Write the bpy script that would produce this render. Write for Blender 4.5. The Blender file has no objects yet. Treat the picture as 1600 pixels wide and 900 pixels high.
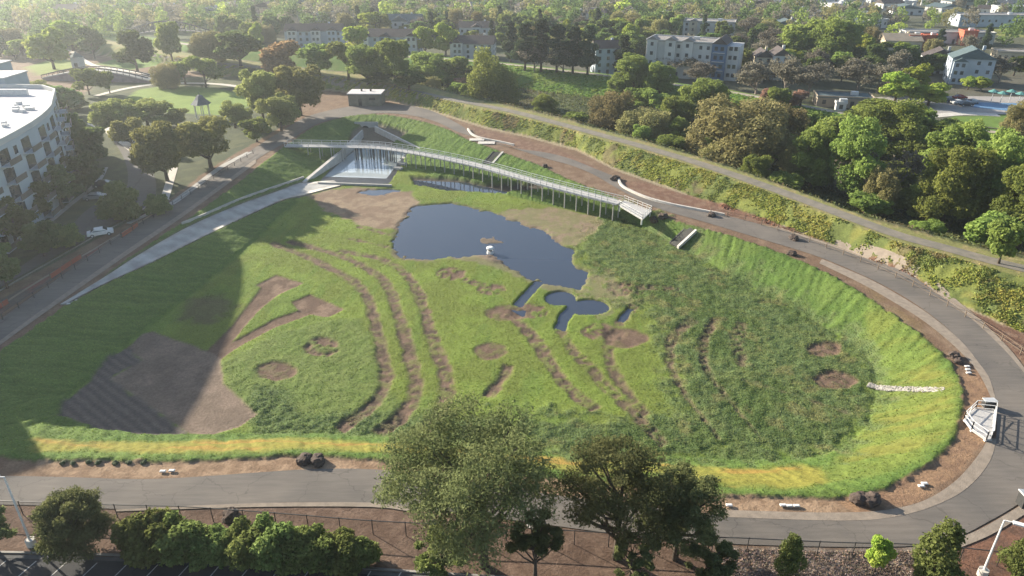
import bpy, bmesh, math, random
import numpy as np
from mathutils import Vector, Matrix
R = math.radians
random.seed(7)
rng = np.random.default_rng(11)
scene = bpy.context.scene
COL = scene.collection

# ------------------------------------------------------------------ camera
CAM_H, PITCH, FPX = 52.0, R(26.7), 1121.0       # drone 52 m up, focal length in pixels of a 1600 px wide frame
SP, CP = math.sin(PITCH), math.cos(PITCH)
def G(px, py, z=0.0):
    """survey helper: ground point seen at photo pixel px,py when it lies at height z"""
    u, v = (px-800.0)/FPX, (py-450.0)/FPX
    dy, dz = CP - v*SP, -SP - v*CP
    t = (z-CAM_H)/dz
    return (u*t, dy*t)
def proj(x, y, z):
    yy, zz = y, z-CAM_H
    d = yy*CP - zz*SP
    v = -(yy*SP + zz*CP)
    return 800+FPX*x/d, 450+FPX*v/d
cam_d = bpy.data.cameras.new('camera'); cam = bpy.data.objects.new('camera', cam_d); COL.objects.link(cam)
cam.location = (0, 0, CAM_H); cam.rotation_euler = (R(90)-PITCH, 0, 0)
cam_d.sensor_width = 36; cam_d.lens = 36*FPX/1600; cam_d.clip_end = 8000; cam_d.clip_start = 0.5
scene.camera = cam
scene.cycles.use_denoising = True
scene.cycles.max_bounces = 5; scene.cycles.diffuse_bounces = 2; scene.cycles.glossy_bounces = 2
scene.cycles.transmission_bounces = 2; scene.cycles.volume_bounces = 0; scene.cycles.transparent_max_bounces = 6
scene.cycles.use_adaptive_sampling = True; scene.cycles.adaptive_threshold = 0.02
scene.cycles.sample_clamp_indirect = 4

# ------------------------------------------------------------------ light
SUN_EL = R(20); SDX, SDY = 0.82, -0.574           # horizontal direction in which shadows fall
w = bpy.data.worlds.new('World'); scene.world = w; w.use_nodes = True
nt = w.node_tree; bg = nt.nodes['Background']
sky = nt.nodes.new('ShaderNodeTexSky'); sky.sky_type = 'NISHITA'; sky.sun_disc = False
sky.sun_elevation = SUN_EL; sky.sun_rotation = math.atan2(-SDX, -SDY) % (2*math.pi)
sky.air_density = 1.0; sky.dust_density = 1.2; sky.ozone_density = 1.0
nt.links.new(sky.outputs[0], bg.inputs[0]); bg.inputs[1].default_value = 0.085
sd = bpy.data.lights.new('sun', 'SUN'); sun = bpy.data.objects.new('sun', sd); COL.objects.link(sun)
sd.energy = 5.0; sd.angle = R(0.6); sd.color = (1.0, 0.90, 0.74)
d = Vector((SDX*math.cos(SUN_EL), SDY*math.cos(SUN_EL), -math.sin(SUN_EL)))
sun.rotation_euler = d.to_track_quat('-Z', 'Y').to_euler(); sun.location = (-200, 140, 120)
scene.view_settings.view_transform = 'Standard'; scene.view_settings.look = 'None'
scene.view_settings.exposure = 1.42; scene.view_settings.gamma = 1.0

# ------------------------------------------------------------------ helpers
def srgb(r, g, b):
    f = lambda c: (c/255/12.92) if c/255 <= 0.04045 else ((c/255+0.055)/1.055)**2.4
    return (f(r), f(g), f(b))
def H2(ix, iy, s):
    h = (ix.astype(np.int64)*374761393 + iy.astype(np.int64)*668265263 + s*1442695041) & 0x7fffffff
    h = ((h ^ (h >> 13))*1274126177) & 0x7fffffff
    return ((h ^ (h >> 16)) & 0xffff)/65535.0
def vnoise(x, y, s=0):
    ix, iy = np.floor(x), np.floor(y); fx, fy = x-ix, y-iy
    fx = fx*fx*(3-2*fx); fy = fy*fy*(3-2*fy)
    a, b, c, d_ = H2(ix, iy, s), H2(ix+1, iy, s), H2(ix, iy+1, s), H2(ix+1, iy+1, s)
    return (a*(1-fx)+b*fx)*(1-fy) + (c*(1-fx)+d_*fx)*fy
def fbm(x, y, s=0, o=4):
    x = np.asarray(x, float); y = np.asarray(y, float)
    r = 0; a = 0.5; n = 0
    for i in range(o):
        r = r + a*vnoise(x*2**i+13.7*i, y*2**i-7.1*i, s+i); n += a; a *= 0.55
    return r/n
def sstep(a, b, x):
    t = np.clip((x-a)/(b-a), 0, 1); return t*t*(3-2*t)
def polyd(pts, X, Y, closed=True):
    """distance to polyline, inside flag, arc length"""
    pts = np.asarray(pts, float); n = len(pts)
    D = np.full(X.shape, 1e9); S = np.zeros(X.shape); ins = np.zeros(X.shape, bool); acc = 0
    for i in range(n if closed else n-1):
        a, b = pts[i], pts[(i+1) % n]; e = b-a; L = math.hypot(*e)+1e-9
        t = np.clip(((X-a[0])*e[0]+(Y-a[1])*e[1])/L**2, 0, 1)
        dd = np.hypot(X-a[0]-t*e[0], Y-a[1]-t*e[1]); m = dd < D
        D = np.where(m, dd, D); S = np.where(m, acc+t*L, S); acc += L
        if closed:
            c = ((a[1] > Y) != (b[1] > Y)); xi = a[0]+(Y-a[1])/(b[1]-a[1]+1e-12)*e[0]
            ins ^= c & (X < xi)
    return D, ins, S
def smooth_line(p, n=6, closed=False):
    p = [Vector((a[0], a[1], a[2] if len(a) > 2 else 0)) for a in p]; out = []; N = len(p)
    for i in range(N if closed else N-1):
        p0 = p[(i-1) % N] if closed or i > 0 else p[i]; p1 = p[i]; p2 = p[(i+1) % N]
        p3 = p[(i+2) % N] if closed or i+2 < N else p2
        for k in range(n):
            t = k/n
            out.append(0.5*((2*p1)+(p2-p0)*t+(2*p0-5*p1+4*p2-p3)*t*t+(3*p1-p0-3*p2+p3)*t**3))
    if not closed: out.append(p[-1])
    return [tuple(v) for v in out]
def GP(pix, z=0.0): return [G(a, b, z) for a, b in pix]

# ------------------------------------------------------------------ terrain
RIM = smooth_line(GP([(-80,700),(0,716),(60,722),(150,722),(300,722),(450,714),(600,721),(700,732),(800,743),(1000,762),(1150,777),(1300,779),(1370,770),
 (1440,735),(1490,690),(1506,640),(1500,590),(1460,540),(1400,495),(1330,448),(1240,403),(1150,372),(1060,346),(1000,325),(950,303),(900,285),
 (850,262),(790,240),(735,220),(700,203),(650,188),(600,180),(560,180),(520,188),(490,199),(465,215),(430,240),(380,280),(300,338),(200,405),(100,480),(0,548),(-100,620)]), 4, True)
RIM = [p[:2] for p in RIM]
TOE = [p[:2] for p in smooth_line(GP([(95,645),(180,668),(290,682),(400,680),(500,680),(620,684),(700,692),(850,706),(1000,716),(1200,722),(1285,714),(1335,690),(1362,650),(1370,610),
 (1362,570),(1325,535),(1265,498),(1190,455),(1110,412),(1030,370),(960,338),(870,322),(780,300),(700,282),(650,262),(612,244),(570,236),(520,246),(490,280),(470,306),
 (430,345),(380,390),(310,450),(220,520),(140,590)], -3.5), 3, True)]
BASE = GP([(300,110),(480,136),(540,142),(600,153),(650,165),(700,180),(760,198),(830,213),(900,232),(960,262),(1040,290),(1130,325),(1230,360),(1330,392),(1450,452),(1600,520)], 0.2)
CRST = GP([(300,98),(400,108),(480,120),(560,131),(640,146),(700,159),(800,179),(900,206),(1000,234),(1100,264),(1200,299),(1300,336),(1400,376),(1600,432)], 3.5)
FARP = GP([(300,72),(560,86),(700,94),(800,103),(945,120),(1150,147),(1330,182),(1600,215)], 2.5)
def ext(L):
    a, b = L[0], L[1]; c, d_ = L[-2], L[-1]; out = list(L)
    k = 600/(b[0]-a[0]+1e-9); out.insert(0, (a[0]-600, a[1]+420))
    out.append((d_[0]+500, d_[1]-380)); return np.array(out)
BASE, CRST, FARP = ext(BASE), ext(CRST), ext(FARP)
def zfun(X, Y):
    X = np.asarray(X, float); Y = np.asarray(Y, float); sh = X.shape
    X = X.ravel(); Y = Y.ravel(); z = np.zeros(X.shape)
    b = np.interp(X, BASE[:,0], BASE[:,1]); c = np.interp(X, CRST[:,0], CRST[:,1]); f = np.interp(X, FARP[:,0], FARP[:,1])
    c = np.maximum(c, b+6)
    m = Y > b
    lev = 3.5*sstep(0, 1, (Y-b)/(c-b))
    c2 = c+9
    down = 3.5 - 6.3*sstep(0, 1, (Y-c2)/20)
    up = -2.8 + 5.3*sstep(0, 1, (Y-(f-18))/16)
    off = 2.5*(1-sstep(0, 1, (Y-(f+6))/14))
    lev = np.where(Y > c2, down, lev); mm = (Y > f-18); lev = np.where(mm, np.maximum(lev, up), lev); lev = np.where(Y > f+6, off, lev)
    z = np.where(m, lev, z)
    bb = (X > -110) & (X < 80) & (Y > 45) & (Y < 230)
    if bb.any():
        xb, yb = X[bb], Y[bb]
        dr, ir, _ = polyd(RIM, xb, yb); dt, it, _ = polyd(TOE, xb, yb)
        t = np.where(it, 1.0, dr/(dr+dt+1e-6)); zz = np.where(ir, -3.5*(0.75*t+0.25*sstep(0, 1, t)), 0)
        z[bb] = np.where(ir, zz, z[bb])
    return z.reshape(sh)
def zf(x, y): return float(zfun(np.array([x]), np.array([y]))[0])
_zexact = zfun
def GT(px, py):
    z = 0.0
    for _ in range(25):
        x, y = G(px, py, z); z = 0.5*z+0.5*zf(x, y)
    x, y = G(px, py, z); return (x, y, zf(x, y))

def spaced(a, b, core0, core1, step, grow):
    L = [core0]
    while L[-1] < core1: L.append(L[-1]+step)
    s = step
    while L[-1] < b: s *= grow; L.append(L[-1]+s)
    s = step; M = []; v = core0
    while v > a: s *= grow; v -= s; M.append(v)
    return np.array(M[::-1]+L)
xs = spaced(-2500, 2500, -78, 74, 0.27, 1.02)
ys = [46.0]
while ys[-1] < 190: ys.append(ys[-1]+0.22*(ys[-1]/60)**1.15)
s = 0.9
while ys[-1] < 3500: s *= 1.012; ys.append(ys[-1]+s)
s = .3; lo = []; v = 46.0
while v > -300: s *= 1.25; v -= s; lo.append(v)
ys = np.array(lo[::-1]+ys)
NX, NY = len(xs), len(ys)
X, Y = np.meshgrid(xs, ys); X = X.ravel(); Y = Y.ravel()
Z = zfun(X, Y)
Z0 = Z.reshape(NY, NX).copy()
def zfun(XX, YY):
    XX = np.asarray(XX, float); YY = np.asarray(YY, float)
    i = np.clip(np.searchsorted(xs, XX)-1, 0, NX-2); j = np.clip(np.searchsorted(ys, YY)-1, 0, NY-2)
    a = np.clip((XX-xs[i])/(xs[i+1]-xs[i]), 0, 1); b = np.clip((YY-ys[j])/(ys[j+1]-ys[j]), 0, 1)
    return (Z0[j,i]*(1-a)+Z0[j,i+1]*a)*(1-b)+(Z0[j+1,i]*(1-a)+Z0[j+1,i+1]*a)*b

# surface cover, one colour and one height per spot of ground --------------------------------
C = np.empty((len(X), 3)); Hh = np.zeros(len(X))
n1 = fbm(X/9, Y/9, 1); n2 = fbm(X/1.6, Y/1.6, 5); n3 = fbm(X/35, Y/35, 9); n4 = fbm(X/.7, Y/.7, 15, 3)
def mix(m, col, idx=slice(None)):
    C[idx] = C[idx]*(1-m[:,None]) + np.asarray(col)*m[:,None]
A = np.array
# far country
C[:] = A((.085,.09,.055)); mix(sstep(.45,.6,n3), (.11,.105,.08)); mix(sstep(.5,.7,fbm(X/60,Y/60,31))*.8, (.05,.08,.03))
bI = np.interp(X, BASE[:,0], BASE[:,1]); cI = np.maximum(np.interp(X, CRST[:,0], CRST[:,1]), bI+6); fI = np.interp(X, FARP[:,0], FARP[:,1])
near = Y < bI
mix(near*1.0, (.16,.105,.07))                        # bare brown earth round the basin
mix(near*sstep(.4,.7,n2)*.5, (.22,.16,.11))
# levee flank
lv = (Y > bI+.5) & (Y < cI-1); m = lv*1.0
mix(m, (.155,.175,.045)); mix(m*sstep(.42,.58,fbm(X/4,Y/4,21))*.85, (.10,.125,.04)); mix(m*sstep(.52,.66,fbm(X/3,Y/3,23))*.8, (.18,.18,.05)); mix(m*sstep(.62,.7,fbm(X/5,Y/5,25))*.7, (.13,.10,.06))
Hh += m*(.24*sstep(.3,.75,fbm(X/1.3,Y/1.3,27)) )
strip = ((Y > bI-1.6) & (Y <= bI+.5))*1.0
mix(strip, (.27,.225,.15)); mix(strip*sstep(.5,.7,n2)*.6, (.22,.16,.10))
cr = ((Y >= cI-1) & (Y < cI+10))*1.0
mix(cr, (.19,.19,.07)); mix(cr*sstep(.5,.65,n2)*.7, (.25,.2,.1))
ck = ((Y >= cI+10) & (Y < fI-17))*1.0
mix(ck, (.075,.09,.038)); mix(ck*sstep(.5,.6,n1)*.8, (.11,.10,.055)); Hh += ck*.6*fbm(X/2, Y/2, 43)
em = ((Y >= fI-17) & (Y < fI+14))*1.0
mix(em, (.10,.17,.035)); mix(em*sstep(.45,.65,fbm(X/3,Y/3,41))*.7, (.16,.2,.05))

def bboxidx(P, pad):
    P = np.asarray(P); return np.where((X > P[:,0].min()-pad) & (X < P[:,0].max()+pad) & (Y > P[:,1].min()-pad) & (Y < P[:,1].max()+pad))[0]
def zone(P, col, soft=.35, col2=None, sc=1.5, dz=0., amt=1., speck=0., seed=3, thr=(.4,.65), warp=.5, hset=None):
    """paint polygon P (ground metres); speck 0..1 lets the plants beneath show through in clumps"""
    I = bboxidx(P, 2); x, y = X[I], Y[I]
    wx = (fbm(x/1.7, y/1.7, seed+50, 3)-.5)*warp*2
    D, ins, _ = polyd(P, x, y); sd_ = np.where(ins, -D, D)+wx
    m = (1-sstep(-soft, soft, sd_))*amt
    if speck: m = m*(1-speck*sstep(.45,.6,fbm(x/.8, y/.8, seed+7, 3)))
    mix(m, col, I)
    if col2 is not None: mix(m*sstep(thr[0], thr[1], fbm(x/sc, y/sc, seed)), col2, I)
    if hset is not None: Hh[I] = Hh[I]*(1-m)+hset*m
    Z[I] += dz*m
    return I, m
def line_poly(pts, width):
    pts = [Vector(p[:2]) for p in smooth_line(pts, 4)]; l = []; r_ = []
    for i, p in enumerate(pts):
        t = (pts[min(i+1, len(pts)-1)]-pts[max(i-1, 0)]).normalized(); n = Vector((-t.y, t.x))
        w_ = width[0]+(width[1]-width[0])*i/(len(pts)-1) if isinstance(width, tuple) else width
        l.append(tuple(p+n*w_/2)); r_.append(tuple(p-n*w_/2))
    return l+r_[::-1]
F = -3.5
GB = (.138,.175,.038)      # bright mown grass
GS = (.085,.14,.033)      # green slope
GD = (.10,.14,.055)     # tall grey green herbs
GY = (.20,.19,.04)       # yellowing grass
SOIL = (.155,.105,.075); SOILD = (.085,.062,.046); SOILR = (.12,.08,.058)

# basin slope and floor
I = bboxidx(RIM, 1); x, y = X[I], Y[I]
dr, ir, sr = polyd(RIM, x, y); dt, it, _ = polyd(TOE, x, y)
edge = sstep(-.15, .35, np.where(ir, dr, -dr)+(fbm(x/1.1, y/1.1, 71, 3)-.5)*.9)
mix(edge, GS, I)
ph = fbm(x/14, y/14, 73)
mix(edge*sstep(.42,.62,ph)*.7, (.115,.165,.04), I)
sk = sr+dr*.45; rill = vnoise(sk*1.1, dr*.14, 77)*.45+vnoise(sk*3.1, dr*.5, 78)*.55
sl = edge*(1-it*1.0)
mix(sl*sstep(.55,.75,rill)*.55, (.115,.175,.038), I); mix(sl*sstep(.5,.3,rill)*.45, (.065,.115,.025), I)
Hh[I] += sl*(rill*.36+.1*sstep(0,1.2,dr)) + edge*.22*n4[I]
# yellowed lower slopes: near side and right end
for P, a in ((GP([(60,690),(170,682),(400,676),(620,684),(900,705),(1200,722),(1290,716),(1300,779),(1150,777),(800,743),(600,722),(300,722),(60,722)], -1.5), 1.0),
             (GP([(1345,600),(1460,560),(1500,620),(1495,690),(1420,745),(1300,775),(1260,730),(1330,690)], -1.5), .25),
             (GP([(1350,450),(1440,520),(1470,570),(1400,600),(1340,540)], -1.5), .12)):
    J = bboxidx(P, 3); D, ins, _ = polyd(P, X[J], Y[J]); mm = (1-sstep(-1.5,.6,np.where(ins,-D,D)+(fbm(X[J]/4,Y[J]/4,81)-.5)*3))*a
    mm = mm*sstep(.25,.55,fbm(X[J]/5, Y[J]/2, 83)+.12)
    mix(mm, GY, J); mix(mm*sstep(.5,.68,fbm(X[J]/6, Y[J]/1.5, 85))*.8, (.27,.17,.045), J)
# grass on the floor
fl = np.zeros(len(x)); fl[it] = 1; mix(fl*sstep(0,1.5,dt), GB, I)
mix(fl*sstep(.45,.65,fbm(x/6,y/6,87))*.6, (.17,.235,.045), I); mix(fl*sstep(.55,.7,fbm(x/3,y/9,89))*.5, (.105,.17,.035), I)
Hh[I] = np.where(it, .05+.09*n4[I], Hh[I])
# tall herb zone to the right, thinning to the left
TALL = GP([(930,345),(960,335),(1030,365),(1110,408),(1190,448),(1265,490),(1325,528),(1362,568),(1372,610),(1362,655),(1335,692),(1285,718),(1200,724),(1000,716),(850,706),(690,690),
 (640,670),(760,655),(870,650),(960,660),(1060,640),(1040,560),(1020,500),(960,450),(905,400),(900,365)], F)
J, m = zone(TALL, GD, 2.6, (.125,.160,.06), 1.6, warp=5.5, seed=91)
mix(m*sstep(.5,.65,fbm(X[J]/5,Y[J]/5,93))*.6, (.075,.115,.035), J); mix(m*sstep(.58,.7,fbm(X[J]/3,Y[J]/3,95))*.55, (.18,.17,.075), J)
Hh[J] = np.maximum(Hh[J], 0)*(1-m)+m*(.14+.22*sstep(.15,.85,fbm(X[J]/1.1,Y[J]/1.1,97,3)))
TALLM = np.zeros(len(X)); TALLM[J] = m
LB = GP([(350,575),(360,560),(420,525),(500,505),(560,500),(590,560),(595,610),(640,640),(690,640),(720,660),(700,692),(600,684),(500,680),(400,680),(390,640),(350,610)], F)
J, m = zone(LB, (.112,.158,.042), .9, (.135,.175,.05), 2.3, warp=1.2, seed=101, amt=.85)
Hh[J] = Hh[J]*(1-m)+m*(.10+.22*n4[J])
LB2 = GP([(400,600),(440,610),(470,650),(560,645),(640,655),(720,665),(700,692),(600,684),(500,680),(400,680),(385,640)], F)
J, m = zone(LB2, GD, 1.2, (.12,.165,.06), 1.0, warp=1, seed=103)
Hh[J] = Hh[J]*(1-m)+m*(.12+.26*sstep(.2,.8,fbm(X[J]/.8,Y[J]/.8,105,3)))
TALLM[J] = np.maximum(TALLM[J], m)

def swale(pix, wd, speck=.5, col=SOIL, col2=SOILD, dz=-.13, seed=111, amt=1.):
    P = line_poly(GP(pix, F), wd); J, m = zone(P, col, .35, col2, .9, dz=dz, speck=min(.9,speck+.1), seed=seed, warp=.5, hset=.06, amt=amt)
    TALLM[J] *= (1-m)
swale([(425,380),(480,402),(530,427),(562,448),(580,480),(592,530),(603,580),(596,615),(565,650),(530,674)], (1.5,1.9), .35, seed=111)
swale([(450,378),(520,396),(570,418),(605,445),(622,490),(636,540),(648,585),(648,620),(625,655),(590,680)], (1.5,2.2), .4, seed=113)
swale([(530,392),(590,404),(630,425),(652,455),(668,500),(682,545),(696,585),(697,620),(680,655),(655,680)], (1.4,2.3), .55, seed=115)
swale([(545,373),(600,385),(640,395)], .8, .6, seed=116)
swale([(560,355),(600,365),(622,372)], .8, .6, seed=117)
swale([(800,492),(822,515),(845,545),(865,575),(885,605),(930,640)], (1.9,1.8), .55, seed=119)
swale([(875,515),(893,545),(920,575),(950,608),(985,640),(1040,700)], (1.7,1.6), .75, seed=121, amt=.8)
swale([(992,478),(972,500),(955,525),(952,560),(970,600),(1010,650)], (1.6,1.3), .6, seed=123, amt=.85)
swale([(1085,500),(1058,520),(1045,550),(1055,590),(1080,630),(1125,690)], (2.0,.5), .55, seed=125, amt=.8)
swale([(1120,500),(1100,530),(1098,560),(1110,590),(1150,640),(1190,690)], (1.6,.35), .6, seed=127, amt=.8)
swale([(1160,505),(1150,540),(1165,575)], 1.8, .8, seed=128, amt=.6)
swale([(795,570),(785,590),(765,620)], (1.7,1.6), .3, seed=129, dz=-.2)
swale([(1160,595),(1220,612),(1330,648)], .5, .3, (.14,.15,.07), seed=130, amt=.6, dz=0)
swale([(990,460),(1010,450),(1060,455)], 2, .8, seed=131, amt=.6)
def blob(px, py, rx, ry, speck=.3, col=SOILR, col2=SOIL, dz=-.1, seed=141):
    P = GP([(px+rx*math.cos(a*math.pi/12), py+ry*math.sin(a*math.pi/12)) for a in range(24)], F)
    J, m = zone(P, col, .35, col2, 1.3, dz=dz, speck=min(.9,speck+.1), seed=seed, warp=.45, hset=.05); TALLM[J] *= (1-m)
for k, (a, b, c, e, sp) in enumerate([(704,428,24,10,.8),(767,452,24,9,.8),(790,490,33,12,.3),(828,487,28,12,.75),(766,549,25,13,.25),(935,519,28,13,.7),(978,529,34,15,.05),
      (970,452,20,12,.8),(433,580,30,15,.15),(503,543,28,15,.85),(1287,547,28,12,.3),(1305,595,34,15,.3)]):
    blob(a, b, c, e, sp, seed=141+k)
swale([(724,436),(750,446)], 1.5, .7, seed=155); swale([(800,488),(830,488)], 2.0, .2, seed=156); swale([(945,520),(975,525)], 2.4, .2, seed=157)
# dirt pads and paths at the left
PAD = dict(soft=.2, warp=.18)
def pad(pix, col, col2=None, dz=-.08, **k):
    J, m = zone(GP(pix, F), col, col2=col2, dz=dz, hset=.03, **{**PAD, **k}); TALLM[J] *= (1-m)
pad([(400,446),(432,430),(474,443),(430,463)], SOILR, (.2,.14,.1))
pad([(455,472),(485,460),(538,484),(512,496),(470,489)], SOILR, (.2,.14,.1))
pad([(408,450),(432,462),(400,490),(362,535),(335,552),(322,550),(362,510)], SOILR, SOIL)
pad([(478,482),(490,490),(430,512),(380,538),(345,562),(330,552),(372,530),(430,498)], SOILR, SOIL)
pad([(198,545),(222,522),(240,519),(330,551),(345,560),(350,600),(402,650),(372,668),(330,680),(296,678),(170,592),(222,563)], (.20,.15,.115), (.165,.125,.095), sc=2.5)
pad([(300,468),(350,462),(370,480),(330,506),(275,500)], SOILD, None, amt=.7, warp=1.5, soft=1.5)
P = GP([(168,560),(200,545),(222,563),(170,592),(296,678),(240,684),(150,675),(95,652),(95,630),(140,600)], F)
J, m = zone(P, (.10,.085,.075), .3, None, hset=.05); TALLM[J] *= 1-m
mix(m*(np.sin((X[J]*.62+Y[J]*.78)*5.2+fbm(X[J]/2,Y[J]/2,5)*3) > .1)*.55, (.18,.145,.12), J)
# mud flats round the pond
def mud(pix, col=(.19,.135,.095), col2=(.25,.19,.13), seed=161, **k):
    J, m = zone(GP(pix, F), col, .6, col2, 2.2, warp=1.2, seed=seed, hset=.05, **k); TALLM[J] *= 1-m
mud([(480,305),(520,297),(560,292),(640,300),(655,315),(640,335),(628,358),(590,358),(545,345),(510,330)])
mud([(800,328),(860,325),(935,338),(940,352),(900,385),(875,380),(830,360),(770,350),(755,340)], (.21,.16,.11), (.17,.16,.08), speck=.35, seed=163)
mud([(700,402),(770,385),(800,400),(850,430),(900,445),(895,470),(840,448),(780,420)], (.17,.13,.1), None, amt=.6, seed=165)
mud([(620,370),(660,402),(700,405),(640,410),(615,400)], (.17,.13,.1), None, amt=.7, seed=167)
mud([(895,440),(950,425),(985,470),(940,500),(900,470)], (.2,.16,.1), (.13,.15,.06), amt=.7, speck=.7, seed=169)
# ponded hollows
def hollow(P, dz=-.45, soft=.5, warp=1.1, seed=171):
    J, m = zone(P, (.07,.06,.05), soft, None, dz=dz, hset=0., warp=warp, seed=seed); TALLM[J] *= 1-m
    Hh[J] *= (1-m)
POND = GP([(650,322),(705,318),(765,332),(800,345),(850,362),(892,392),(893,412),(918,426),(905,450),(868,444),(836,436),(800,418),(772,404),(742,398),(700,402),(660,405),(624,400),(618,378),(632,345)], F)
J, m = zone(POND, (.115,.088,.07), 1.6, (.15,.12,.09), 1.5, warp=2.2, seed=170, hset=.03, dz=-.10); TALLM[J] *= 1-m
hollow(POND, -.42, .9, 1.6)
hollow(GP([(872,420),(920,424),(906,452),(880,448),(866,436)], F), warp=.4, soft=.3)
hollow(line_poly(GP([(842,440),(828,455),(808,478)], F), 1.5), warp=.25, soft=.25, seed=173)
for a, b, c, e in ((876,466,24,11),(918,480,33,12)):
    hollow(GP([(a+c*math.cos(q*math.pi/10), b+e*math.sin(q*math.pi/10)) for q in range(20)], F), warp=.25, soft=.25, seed=175)
hollow(line_poly(GP([(905,475),(885,490),(875,515)], F), 1.8), warp=.25, soft=.25, seed=177)
hollow(line_poly(GP([(985,482),(970,502)], F), 1.0), warp=.25, soft=.25, dz=-.35, seed=179)
hollow(GP([(640,275),(700,278),(760,290),(850,298),(850,304),(760,300),(690,296),(650,288)], F), warp=.8, soft=.4, seed=181)
hollow(GP([(560,300),(600,294),(625,297),(602,304),(575,306)], F), warp=1.4, soft=.5, seed=183, dz=-.22)
# an islet of mud left standing in the pond
J, m = zone(GP([(742,376),(752,370),(772,370),(782,378),(760,383)], F), (.15,.12,.09), .6, None, dz=.42, amt=1, warp=1.6, seed=185)
J, m = zone(GP([(740,402),(770,392),(800,402),(795,412),(770,410)], F), (.2,.15,.11), .8, None, dz=.35, amt=1, warp=1.0, seed=187)

# bare ground under the concrete works
def carve(P, dz, soft=.3):
    J, m = zone(P, (.14,.12,.09), soft, None, hset=0., warp=.0, dz=dz, seed=400); TALLM[J] *= 1-m
carve([GT(a, b)[:2] for a, b in [(95,475),(160,435),(220,395),(300,351),(380,317),(440,296),(475,284),(525,281),(535,292),(500,300),(450,312),(400,333),(320,371),(240,411),(170,443),(104,478)]], 0.)
carve(GP([(500,284),(536,243),(556,232),(612,229),(638,240),(607,287)], -3.4), -.75, .15)
carve(GP([(552,214),(574,204),(596,206),(640,218),(612,229),(580,236),(540,236)], -3.3), -.5, .3)
# ground outside the rim
zone(GP([(60,722),(150,723),(300,723),(450,716),(600,722),(800,745),(1000,763),(1150,778),(1300,780),(1320,800),(1130,800),(800,765),(600,735),(400,740),(240,748),(100,745),(60,735)]), (.31,.215,.14), .25, (.21,.14,.09), .9, seed=191)
zone(GP([(1300,780),(1370,771),(1440,736),(1490,691),(1506,640),(1500,590),(1530,560),(1555,620),(1550,680),(1500,740),(1430,785),(1340,801)]), (.26,.165,.10), .25, (.2,.125,.08), .9, seed=193)
zone(GP([(-60,792),(100,796),(240,800),(400,791),(580,791),(800,815),(1000,835),(1120,850),(1120,910),(640,910),(600,893),(200,880),(-60,865)]), (.115,.075,.055), .3, (.155,.105,.078), .8, seed=195)
zone(GP([(1120,852),(1300,858),(1480,856),(1480,915),(1120,915)]), (.15,.125,.105), .4, (.24,.2,.165), .7, seed=197)
zone(GP([(1480,850),(1560,815),(1640,780),(1640,920),(1480,920)]), (.17,.09,.06), .4, (.12,.07,.05), .8, seed=198)
zone(GP([(1230,362),(1330,395),(1450,455),(1640,540),(1640,600),(1590,560),(1510,487),(1430,437),(1360,405)]), (.14,.08,.055), .3, (.2,.13,.09), .9, seed=199)
zone(GP([(968,283),(1000,284),(1060,300),(1130,322),(1232,358),(1290,380),(1210,355),(1130,336),(1040,318),(990,302)]), (.15,.085,.06), .3, (.2,.13,.09), .9, seed=201)
zone(GP([(740,200),(800,213),(870,232),(930,262),(950,272),(900,258),(800,228),(745,213)]), (.15,.09,.065), .3, (.2,.13,.09), .9, seed=203)
# left: planting, drive and gardens
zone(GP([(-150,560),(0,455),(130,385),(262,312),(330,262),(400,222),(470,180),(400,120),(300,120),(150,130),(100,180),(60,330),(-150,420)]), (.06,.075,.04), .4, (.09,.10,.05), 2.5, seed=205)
zone(GP([(-60,500),(60,437),(160,382),(262,330),(320,280),(400,228),(330,290),(270,328),(190,372),(60,452),(-60,530)]), (.12,.10,.085), .4, (.2,.09,.07), 3, seed=207)
zone(GP([(190,160),(215,140),(260,134),(330,137),(385,148),(392,165),(350,180),(270,176),(200,172)]), (.17,.24,.05), .6, (.14,.21,.045), 9, warp=.2, seed=209)
zone(GP([(150,100),(210,85),(260,100),(200,110)]), (.12,.19,.04), .8, None, seed=211)
zone(GP([(40,105),(90,90),(140,100),(60,118)]), (.17,.22,.05), .8, None, seed=213)
zone(GP([(1470,190),(1490,182),(1600,178),(1640,200),(1560,200)]), (.12,.19,.04), .4, None, warp=.3, seed=215)
zone(GP([(1530,40),(1600,38),(1680,42),(1680,62),(1560,56)]), (.20,.21,.055), .8, None, warp=.3, seed=217)
zone(GP([(1130,140),(1200,150),(1340,186),(1480,200),(1480,215),(1330,192),(1150,150)]), (.27,.22,.14), 1., None, seed=219)
Z = Z + Hh
C *= (0.86+.28*n4)[:,None]*(0.9+.2*n2)[:,None]

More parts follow.
